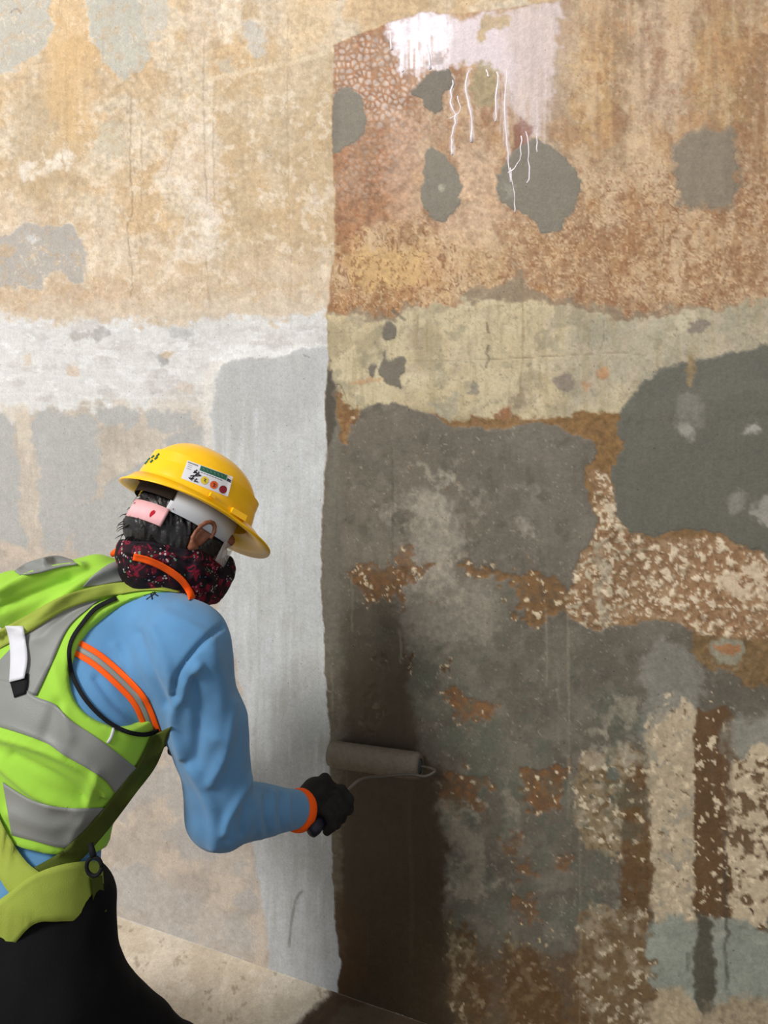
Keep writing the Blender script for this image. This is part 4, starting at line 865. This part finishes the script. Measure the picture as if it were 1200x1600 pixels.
# vest
vf = Field(np.arange(-1.0, -.28, .0052), np.arange(1.12, 1.95, .0052), np.arange(.70, 1.44, .0052))
torso(vf, .026)
vf.add(vf.cone(SHR-HR*.055+A_UP*.035, NEK-A_UP*.01, .060, .064), .05); vf.add(vf.cone(SHL, NEK, .085, .07), .05)
vf.add(vf.cone(P(20, 935, 1.50), P(150, 905, 1.54), .055, .05), .04)        # the vest bunches up over the upper back
vf.add(vf.cone(P(100, 905, 1.58), P(200, 893, 1.58), .035, .03), .03)
vf.cut(vf.half(NEK+TA*.055, -TA), .006)
vf.cut(vf.half(WST+TA*.088, TA), .006)
# arm hole
AHd = nrm(P(190, 1045, 1.32)-P(190, 1045, 1.6))
for pts_, r_ in (((P(212, 1030, 1.40), P(300, 1000, 1.40)), .118), ((SHL-HR*.07, SHL-HR*.16), .10)):
    vf.cut(vf.cone(pts_[0], pts_[1], r_, r_), .004)
vf.cut(vf.cone(P(258, 945, 1.38), P(340, 980, 1.40), .055, .09), .004)
vV, vQ = vf.mesh(2)
vV = cloth_noise(vV, vQ, .012, 8)
vV = creases(vV, vQ, [([(0, 925), (60, 900), (130, 888)], 7, .012), ([(0, 950), (60, 925), (110, 905)], 7, -.007), ([(40, 990), (90, 940), (150, 900), (200, 885)], 8, .010), ([(60, 1000), (110, 955), (180, 925)], 5, -.008),
 ([(0, 1150), (70, 1170), (130, 1200), (160, 1240)], 9, .009), ([(0, 1190), (60, 1240), (120, 1260)], 8, .008), ([(20, 1180), (90, 1215), (130, 1245)], 7, -.0045), ([(110, 1180), (140, 1210), (160, 1250)], 6, -.006), ([(85, 1040), (95, 1090), (110, 1150)], 10, .004), ([(150, 1210), (130, 1270), (110, 1310)], 8, .005), ([(90, 1100), (70, 1150)], 10, -.005), ([(20, 1270), (80, 1290), (140, 1270)], 12, .005)])
vest = mesh('safety_vest', vV, vQ, M['lime'], person)
VB = bvh((vV, vQ)); VSB = bvh((vV, vQ), (sV, sQ))
def vband(name, A_, B_, m_, par=None, off_=.003, th=.002, ns=6, b=None, label=None):
    v, f = band(b or VB, A_, B_, off_, th, ns); o = mesh(name, v, f, M[m_], par if par is not None else vest)
    if label: o['label'] = label
    return o
vband('reflective_band', [(158, 936), (120, 966), (100, 992), (80, 1038), (57, 1087)], [(112, 938), (54, 980), (20, 1010), (-10, 1040), (-40, 1060)], 'silver', ns=10)
vband('reflective_band', [(-30, 1060), (20, 1065), (55, 1088), (85, 1100), (110, 1125), (155, 1155), (213, 1200)], [(-30, 1128), (20, 1142), (70, 1160), (100, 1180), (140, 1203), (165, 1220), (180, 1240)], 'silver', ns=10)
vband('reflective_band', [(4, 1222), (50, 1250), (100, 1262), (165, 1262)], [(18, 1305), (45, 1312), (100, 1325), (130, 1312)], 'silver', ns=10)
vband('reflective_band', [(128, 918), (150, 895), (185, 876), (232, 884)], [(150, 915), (180, 910), (210, 905), (245, 893)], 'silver', ns=8)
vband('reflective_band', [(22, 892), (45, 878), (85, 868), (112, 874)], [(30, 898), (60, 896), (95, 886), (122, 882)], 'silver', ns=6, off_=.004)
vband('yellow_trim', [(42, 975), (60, 968), (70, 962)], [(36, 990), (52, 986), (62, 975)], 'yellow', ns=3)
hole = [(182, 934), (150, 950), (128, 975), (112, 1000), (108, 1025), (115, 1060), (135, 1095), (165, 1125), (195, 1142), (225, 1148), (248, 1142)]
vband('armhole_binding', off(hole, -3.5), off(hole, 3.5), 'blacktrim', b=VSB, off_=.006, ns=3)
vband('seam_tape', [(176, 1136), (172, 1150), (166, 1160)], [(180, 1138), (176, 1152), (170, 1162)], 'tape', ns=2)
# harness
harness = mesh('harness_shoulder_strap', *band(VSB, [(-30, 1000), (40, 962), (100, 930), (170, 912), (230, 910), (285, 920)], [(-30, 1030), (50, 985), (110, 950), (180, 930), (235, 922), (280, 926)], .006, .003, 5), M['strap'], person)
mesh('harness_side_strap', *band(VSB, [(236, 1150), (214, 1195), (182, 1238), (142, 1286), (96, 1330), (40, 1362)], [(268, 1135), (245, 1195), (212, 1240), (168, 1298), (120, 1350), (62, 1395)], .006, .004, 5), M['dkstrap'], person)
mesh('harness_back_strap', *band(VSB, [(-60, 1180), (-20, 1240), (10, 1300), (40, 1345), (65, 1365)], [(-60, 1290), (-25, 1330), (10, 1390), (30, 1400), (50, 1405)], .008, .003, 5), M['strap'], person)
v, f = band(VSB, [(-60, 1440), (0, 1405), (50, 1368), (100, 1350), (150, 1345), (160, 1350)], [(-60, 1545), (0, 1500), (50, 1446), (90, 1440), (130, 1437), (165, 1420)], .012, .004, 8)
mesh('harness_hip_pad', v, f, M['strap'], person)
b1 = P(140, 1340, 1.335); 
ringp = [P(147, 1354, 1.33)+np.array([.013*math.cos(t), 0, .016*math.sin(t)]) for t in np.linspace(0, 2*PI, 17)]
v1, f1 = tube(ringp, .0035, 8); v2, f2 = tube([P(146, 1338, 1.33), P(141, 1318, 1.34)], [.006, .005], 8)
v, f, mi = merge([(v1, f1, 0), (v2, f2, 0)]); mesh('harness_buckle', v, f, M['blacktrim'], person)
mesh('strap_keeper', *band(VSB, [(141, 1370), (144, 1395), (148, 1430)], [(160, 1368), (163, 1395), (167, 1424)], .018, .003, 3), M['dkstrap'], person)
mesh('white_tag', *band(VB, [(8, 978), (14, 1000), (16, 1030), (14, 1066)], [(36, 978), (40, 1000), (43, 1030), (38, 1060)], .012, .002, 4), M['tape'], vest)
mesh('black_pull_tab', *band(VB, [(14, 1060), (18, 1075), (22, 1090)], [(44, 1052), (44, 1068), (40, 1084)], .006, .003, 3), M['blacktrim'], vest)
# orange collar
GSV = bvh((gV, gQ), (sV, sQ), (vV, vQ))
mesh('orange_collar', *band(GSV, off([(208, 870), (232, 876), (258, 888), (282, 905), (296, 924), (300, 936)], -5.5), off([(208, 870), (232, 876), (258, 888), (282, 905), (296, 924), (300, 936)], 5.5), .007, .006, 4), M['orange'], person)
def sm3(p, n=5):
    p = np.array(p); t = np.arange(len(p)); a = smooth_poly(np.stack([p[:, 0], p[:, 1]], 1), n, False); z = smooth_poly(np.stack([p[:, 2], p[:, 2]], 1), n, False)[:, :1]; return np.concatenate([a, z], 1)
mesh('orange_collar', *tube([P(176, 866, 1.58), P(184, 861, 1.57), P(196, 863, 1.57)], [.006, .009, .007], 10), M['orange'], person)

# trousers
tf = Field(np.arange(-.98, -.12, .008), np.arange(1.0, 2.2, .008), np.arange(.08, .92, .008))
tf.add(tf.ell(PEL, (RT, TN, TA), (.178, .148, .15)), 0); tf.add(tf.cone(HIR, KNR, .118, .092), .05); tf.add(tf.cone(KNR, ANR, .088, .070), .04); tf.add(tf.cone(HIL, KNL, .115, .09), .05); tf.add(tf.cone(KNL, ANL, .086, .070), .04)
tf.add(tf.ell(PEL+TA*.08, (RT, TN, TA), (.166, .135, .14)), .03); tf.cut(tf.half(PEL+TA*.155, -TA), .006)
tV, tQ = tf.mesh(2); tV = cloth_noise(tV, tQ, .02, 8)
mesh('trousers', tV, tQ, M['black'], person)
# boots
for a_, nm in ((ANR, 1), (ANL, 2)):
    bf = Field(np.arange(a_[0]-.16, a_[0]+.2, .006), np.arange(a_[1]-.12, a_[1]+.28, .006), np.arange(-.01, .2, .006))
    bf.add(bf.cone(a_+A_UP*.02, a_-A_UP*.05, .056, .052), 0); bf.add(bf.cone(a_-A_UP*.055, a_+TOD*.16-A_UP*.062, .050, .045), .03); bf.cut(bf.half((0, 0, .018), A_UP), .004)
    v, q = bf.mesh(1); bt = mesh('boot', v, q, M['boot'], person)
    oo = []
    sd = np.array([TOD[1], -TOD[0], 0]); prof = [(-.055, .03), (-.045, .046), (0, .052), (.08, .05), (.15, .054), (.19, .044), (.208, .02)]
    prof = [(x, y) for x, y in prof]+[(x, -y) for x, y in prof[::-1]]
    base = np.array([a_[0], a_[1], 0]); n = len(prof); vs = [base+TOD*x+sd*y+A_UP*z for z in (.0, .022) for x, y in prof]
    fs = [tuple(range(n)), tuple(range(2*n-1, n-1, -1))]+[(i, n+i, n+(i+1) % n, (i+1) % n) for i in range(n)]
    mesh('sole', vs, fs, M['sole'], bt, smooth=False)

# gloves
def glove(prims, wr, el, nm):
    pts = np.array([p for pr in prims for p in pr[:2]]); lo = pts.min(0)-.045; hi = pts.max(0)+.045
    g = Field(*[np.arange(lo[i], hi[i], .0026) for i in range(3)])
    for a, b, r0, r1 in prims: g.add(g.cone(a, b, r0+.0015, r1+.0015), .005)
    g.add(g.cone(wr-nrm(wr-el)*.005, wr+nrm(wr-el)*.03, .036, .034), .01)
    v, q = g.mesh(1); o = mesh('work_glove', v, q, M['glove'], person)
    d = nrm(wr-el); ax = nrm(np.cross(d, A_UP)); ay = np.cross(d, ax); vs = []; fs = []
    for i, (t, r) in enumerate(((-.016, .036), (-.016, .041), (-.008, .043), (.002, .0435), (.010, .041), (.014, .037))):
        for k in range(28): an = 2*PI*k/28; vs.append(wr+d*t+(ax*math.cos(an)+ay*math.sin(an))*r)
    for i in range(5):
        for k in range(28): fs.append((i*28+k, i*28+(k+1) % 28, (i+1)*28+(k+1) % 28, (i+1)*28+k))
    c = mesh('glove_cuff', vs, fs, M['orange'], o)
    return o
gl = glove(HANDR, WRR, ELR, 'r'); glove(HANDL, WRL, ELL, 'l')

# ------------------------------------------------------------------ hard hat
hat = empty('hard_hat', (0, 0, 0)); hat.parent = person; hat.location = Vector(HC)-person.location
NA, NT = 96, 28
def dome(u):           # radius factor against height factor
    return (max(0., 1-u**2.25))**(1/2.25)
def shell(scale=1.0, drop=0.0):
    V = []; Fc = []
    for i in range(NT+1):
        t = i/NT; ang = t*PI/2; uu = math.sin(ang)**.92; rr = max(.0005, dome(uu))
        for k in range(NA):
            a = 2*PI*k/NA; ca, sa_ = math.cos(a), math.sin(a)
            rf = (.136 if ca > 0 else .130)*scale; rs = .112*scale
            ridge = .0035*math.exp(-(sa_*rs*rr/.016)**2)*(1 if uu > .3 else uu/.3)
            V.append(hp(rf*rr*ca+.004, rs*rr*sa_, (.117*scale)*uu+ridge-drop))
    for i in range(NT):
        for k in range(NA): Fc.append((i*NA+k, i*NA+(k+1) % NA, (i+1)*NA+(k+1) % NA, (i+1)*NA+k))
    return V, Fc
V1, F1 = shell()
Fc = list(F1); V = list(V1)
# brim rings from dome base outwards, over the lip and back underneath to an inner wall
rings = []
for w0, dz, th in ((.006, .001, 0), (.013, -.003, 0), (1, 0, 0), (1.0, 0, 1), (.010, -.006, 1), (0.0, -.002, 1), (-.004, .02, 2), (-.006, .06, 2)):
    r = []
    for k in range(NA):
        a = 2*PI*k/NA; ca, sa_ = math.cos(a), math.sin(a); c_ = max(0., ca)
        vis = .020+.040*sstep(.15, .95, np.array(ca))**1.2+.006*max(0, -ca)
        wd = w0*(vis if w0 == 1 or w0 == 1.0 else 1) if w0 >= .5 else w0*(vis/.020 if w0 > 0 else 1)
        dr = dz-(.008+.016*c_**2+.014*max(0, -ca)**2)*(1 if w0 >= .5 else .45 if w0 > .008 else 0)-(.003 if th == 1 else 0)
        rf = .136 if ca > 0 else .130
        r.append(hp((rf+wd)*ca+.004, (.112+wd)*sa_, dr))
    rings.append(r)
prev = 0; base_idx = list(range(NA))
for r in rings:
    st_ = len(V); V += r; cur = list(range(st_, st_+NA))
    for k in range(NA): Fc.append((base_idx[(k+1) % NA], base_idx[k], cur[k], cur[(k+1) % NA]))
    base_idx = cur
# inner ceiling
V3, F3 = shell(.95, .002); st_ = len(V); V += V3; Fc += [tuple(st_+i for i in q[::-1]) for q in F3]
shell_o = mesh('hat_shell', V, Fc, M['helmet'], hat)
HB = bvh((np.array(V), [tuple(q) for q in Fc]))
# sticker: two axes on the sticker plane in picture
def q2(x, y):   # x 0..1 along, y 0..1 down on the sticker
    a = np.array([293, 719]); b = np.array([364, 745]); c = np.array([283, 747]); d = np.array([356, 776.5]); return (a+(b-a)*x)*(1-y)+(c+(d-c)*x)*y
def piece(x0, x1, y0, y1, o_, ns=5, na=8):
    v, f = band(HB, [q2(x0, y0).tolist(), q2((x0+x1)/2, y0).tolist(), q2(x1, y0).tolist()], [q2(x0, y1).tolist(), q2((x0+x1)/2, y1).tolist(), q2(x1, y1).tolist()], o_, .0004, ns, na, sm=False); return v, f
def disc(x, y, r, o_):
    c = q2(x, y); rim = [hit(HB, c[0]+r*math.cos(t), c[1]+r*math.sin(t)) for t in np.linspace(0, 2*PI, 19)[:-1]]; h0 = hit(HB, *c)
    V_ = [h0[0]-VW*o_]+[h[0]-VW*o_ for h in rim]; return V_, [(0, 1+i, 1+(i+1) % 18) for i in range(18)]
def strokes(lst, wpx, o_, mi_, fn=q2, b=None):
    out = []
    for s_ in lst:
        p = np.array([fn(*xy) for xy in s_]); v, f = tube([hit(b or HB, *q)[0]-VW*o_ for q in p], wpx*1.6/1200, 5); out.append((v, f, mi_))
    return out
items = [(*piece(0, 1, 0, 1, .0006, 8, 16), 0), (*piece(.30, .88, .02, .27, .0011, 3, 12), 1), (*piece(.02, .24, .05, .12, .0011, 2, 4), 5)]
for (x, y, m_) in ((.46, .66, 2), (.665, .70, 3), (.87, .745, 4)): items.append((*disc(x, y, 6.2, .0013), m_))
items += strokes([[(.25, .3), (.2, .5), (.28, .45), (.22, .7)], [(.3, .35), (.27, .62), (.36, .5)], [(.16, .72), (.22, .62), (.2, .9), (.14, .84), (.24, .78)], [(.3, .72), (.26, .9), (.34, .86)], [(.2, .4), (.34, .5)], [(.9, .18), (.98, .22)], [(.9, .25), (.98, .29)]], .9, .0016, 6)
items += strokes([[(.44, .58), (.48, .58), (.45, .68), (.49, .72)], [(.64, .62), (.69, .64), (.66, .70), (.69, .76), (.65, .78)]], .5, .0019, 6)
items += strokes([[(.34+.06*i, .34+.0*i), (.38+.06*i, .345)] for i in range(8)], .35, .0015, 6)
items += strokes([[(.04, .2+.1*i), (.13, .2+.1*i)] for i in range(3)], .3, .0015, 5)
items += strokes([[(.36+.08*i, .10), (.40+.08*i, .18)] for i in range(6)], .45, .0019, 5)
v, f, mi = merge(items)
mesh('id_sticker', v, f, None, hat, mats=[M[k] for k in ('paper', 'green', 'dotyel', 'dotora', 'dotred', 'silver', 'ink')], midx=mi, smooth=False)['label'] = 'white sticker with green header and yellow, orange and dark red dots'
rear = []
for x, y in ((229, 723), (233, 718), (237, 721), (239, 714), (244, 716), (247, 711)):
    if hit(HB, x-2, y+2) is not None and hit(HB, x+2, y-2) is not None: rear.append((*tube([hit(HB, x-2, y+2)[0]-VW*.001, hit(HB, x+2, y-2)[0]-VW*.001], .0028, 6), 0))
if rear:
    v, f, mi = merge(rear); mesh('green_lettering', v, f, M['green'], hat)
# rim clips and small boss
for x, y in ((330, 785), (336, 788), (343, 792)): pass
def hbox(f, r, u, sx, sy, sz):
    c = hp(f, r, u); vs = [c+HF*sx*i+HRt*sy*j+HU*sz*k for i in (-1, 1) for j in (-1, 1) for k in (-1, 1)]
    return vs, [(0, 1, 3, 2), (4, 6, 7, 5), (0, 4, 5, 1), (2, 3, 7, 6), (0, 2, 6, 4), (1, 5, 7, 3)]
v, f = hbox(.055, .112, .004, .018, .006, .006); mesh('accessory_slot', v, f, M['helmet'], hat, False)
v, f = hbox(-.015, .1165, .008, .006, .0035, .004); mesh('accessory_slot', v, f, M['helmet'], hat, False)
# suspension: white headband inside, with a nape strap
def hband(a0, a1, rf, rs, u0, u1, n=40, th=.003, sl=0.):
    V_ = []; Fc_ = []
    for i in range(n+1):
        a = a0+(a1-a0)*i/n
        for (e, u) in ((0, u0), (th, u0), (th, u1), (0, u1)):
            uu = u+sl*math.cos(a); V_.append(hp((rf+e)*math.cos(a), (rs+e)*math.sin(a), uu))
    for i in range(n):
        for j in range(4): Fc_.append((i*4+j, i*4+(j+1) % 4, (i+1)*4+(j+1) % 4, (i+1)*4+j))
    Fc_ += [(3, 2, 1, 0), tuple(n*4+j for j in range(4))]
    return V_, Fc_
v, f = hband(-2.25, 2.25, .108, .089, -.050, .004, 64); mesh('headband', v, f, M['suspension'], hat)
v, f = hband(2.22, 3.15, .101, .091, -.084, -.048, 24, .008); pk = mesh('nape_pad', v, f, M['pink'], hat); pk['label'] = 'pink sweat pad with a small red mark'
PB = bvh((np.array(v), f))
h0 = hit(PB, 238, 803)
if h0 is not None:
    rm = [h0[0]-VW*.0015+Ui*.0085*math.sin(t)*(1 if abs(math.sin(t)) > .99 else .9)+Ci*.0045*math.cos(t) for t in np.linspace(0, 2*PI, 13)[:-1]]
    mesh('red_mark', rm, [tuple(range(12))], M['red'], hat)
v, f = hband(2.2, 3.8, .112, .092, -.03, .03, 24, .002); mesh('cavity_shade_strip', v, f, M['inside'], hat)  # dark strip standing in for the shaded opening at the back of the hat
# safety glasses
gl_e = mesh('safety_glasses', *hband(-.95, .95, .126, .088, -.088, -.045, 30, .0018), M['lens'], person)
mesh('glasses_arm', *tube([hp(.07, .078, -.052), hp(.03, .083, -.052), hp(0, .082, -.054)], .0022, 6), M['blacktrim'], gl_e)
mesh('glasses_arm', *tube([hp(.07, -.078, -.052), hp(.03, -.083, -.052), hp(0, -.082, -.054)], .0022, 6), M['blacktrim'], gl_e)

# ------------------------------------------------------------------ paint roller
RL = wall_pt(526, 1168, .037); RR_ = wall_pt(664, 1187, .037)
roller = empty('paint_roller', tuple(map(float, GB)))
tag(roller, 'paint roller with damp brown sleeve pressed on the wall by a gloved hand', 'paint roller')
ax = nrm(RR_-RL); n = 40; vs = []; fs = []
a1_ = nrm(np.cross(ax, A_UP)); a2_ = np.cross(ax, a1_); m_ = 60
for i in range(m_+1):
    p = RL+(RR_-RL)*i/m_; e = min(i, m_-i); r0 = .030+.0035*min(1, e/3)
    for k in range(n):
        t = 2*PI*k/n; r = r0+.0012*(random.random()-.5)
        vs.append(p+(a1_*math.cos(t)+a2_*math.sin(t))*r)
for i in range(m_):
    for k in range(n): fs.append((i*n+k, i*n+(k+1) % n, (i+1)*n+(k+1) % n, (i+1)*n+k))
for side in (0, 1):
    b0 = len(vs); base = m_*n*side; pc = (RL, RR_)[side]
    vs += [pc+(a1_*math.cos(2*PI*k/n)+a2_*math.sin(2*PI*k/n))*.019 for k in range(n)]
    fs += [(base+k, base+(k+1) % n, b0+(k+1) % n, b0+k) for k in range(n)]
sleeve = mesh('roller_sleeve', vs, fs, M['nap'], roller)
for side, pc in ((-1, RL), (1, RR_)):
    v, f = tube([pc-ax*side*.012, pc-ax*side*.002, pc+ax*side*.002], [.019, .019, .012], 24); mesh('end_cap', v, f, M['steel'] if side < 0 else M['rubber'], roller)
FR = [GT-nrm(GT-GB)*.02, GT+nrm(GT-GB)*.012, P(566, 1217, 1.82), P(600, 1213, 1.90), P(640, 1210, 1.955), P(664, 1213, 1.965), P(680, 1204, 1.975), RR_+ax*.014, RR_-ax*.02]
v, f = tube(sm3(FR), .0036, 10); mesh('wire_frame', v, f, M['steel'], roller)
hh = nrm(GT-GB); L_ = np.linalg.norm(GT-GB)
v, f = tube([GB-hh*.008+hh*t*L_*1.08 for t in (0, .03, .12, .3, .5, .7, .9, 1.0)], [.008, .0145, .0165, .014, .0155, .0145, .013, .008], 20); mesh('handle', v, f, M['handle'], roller)
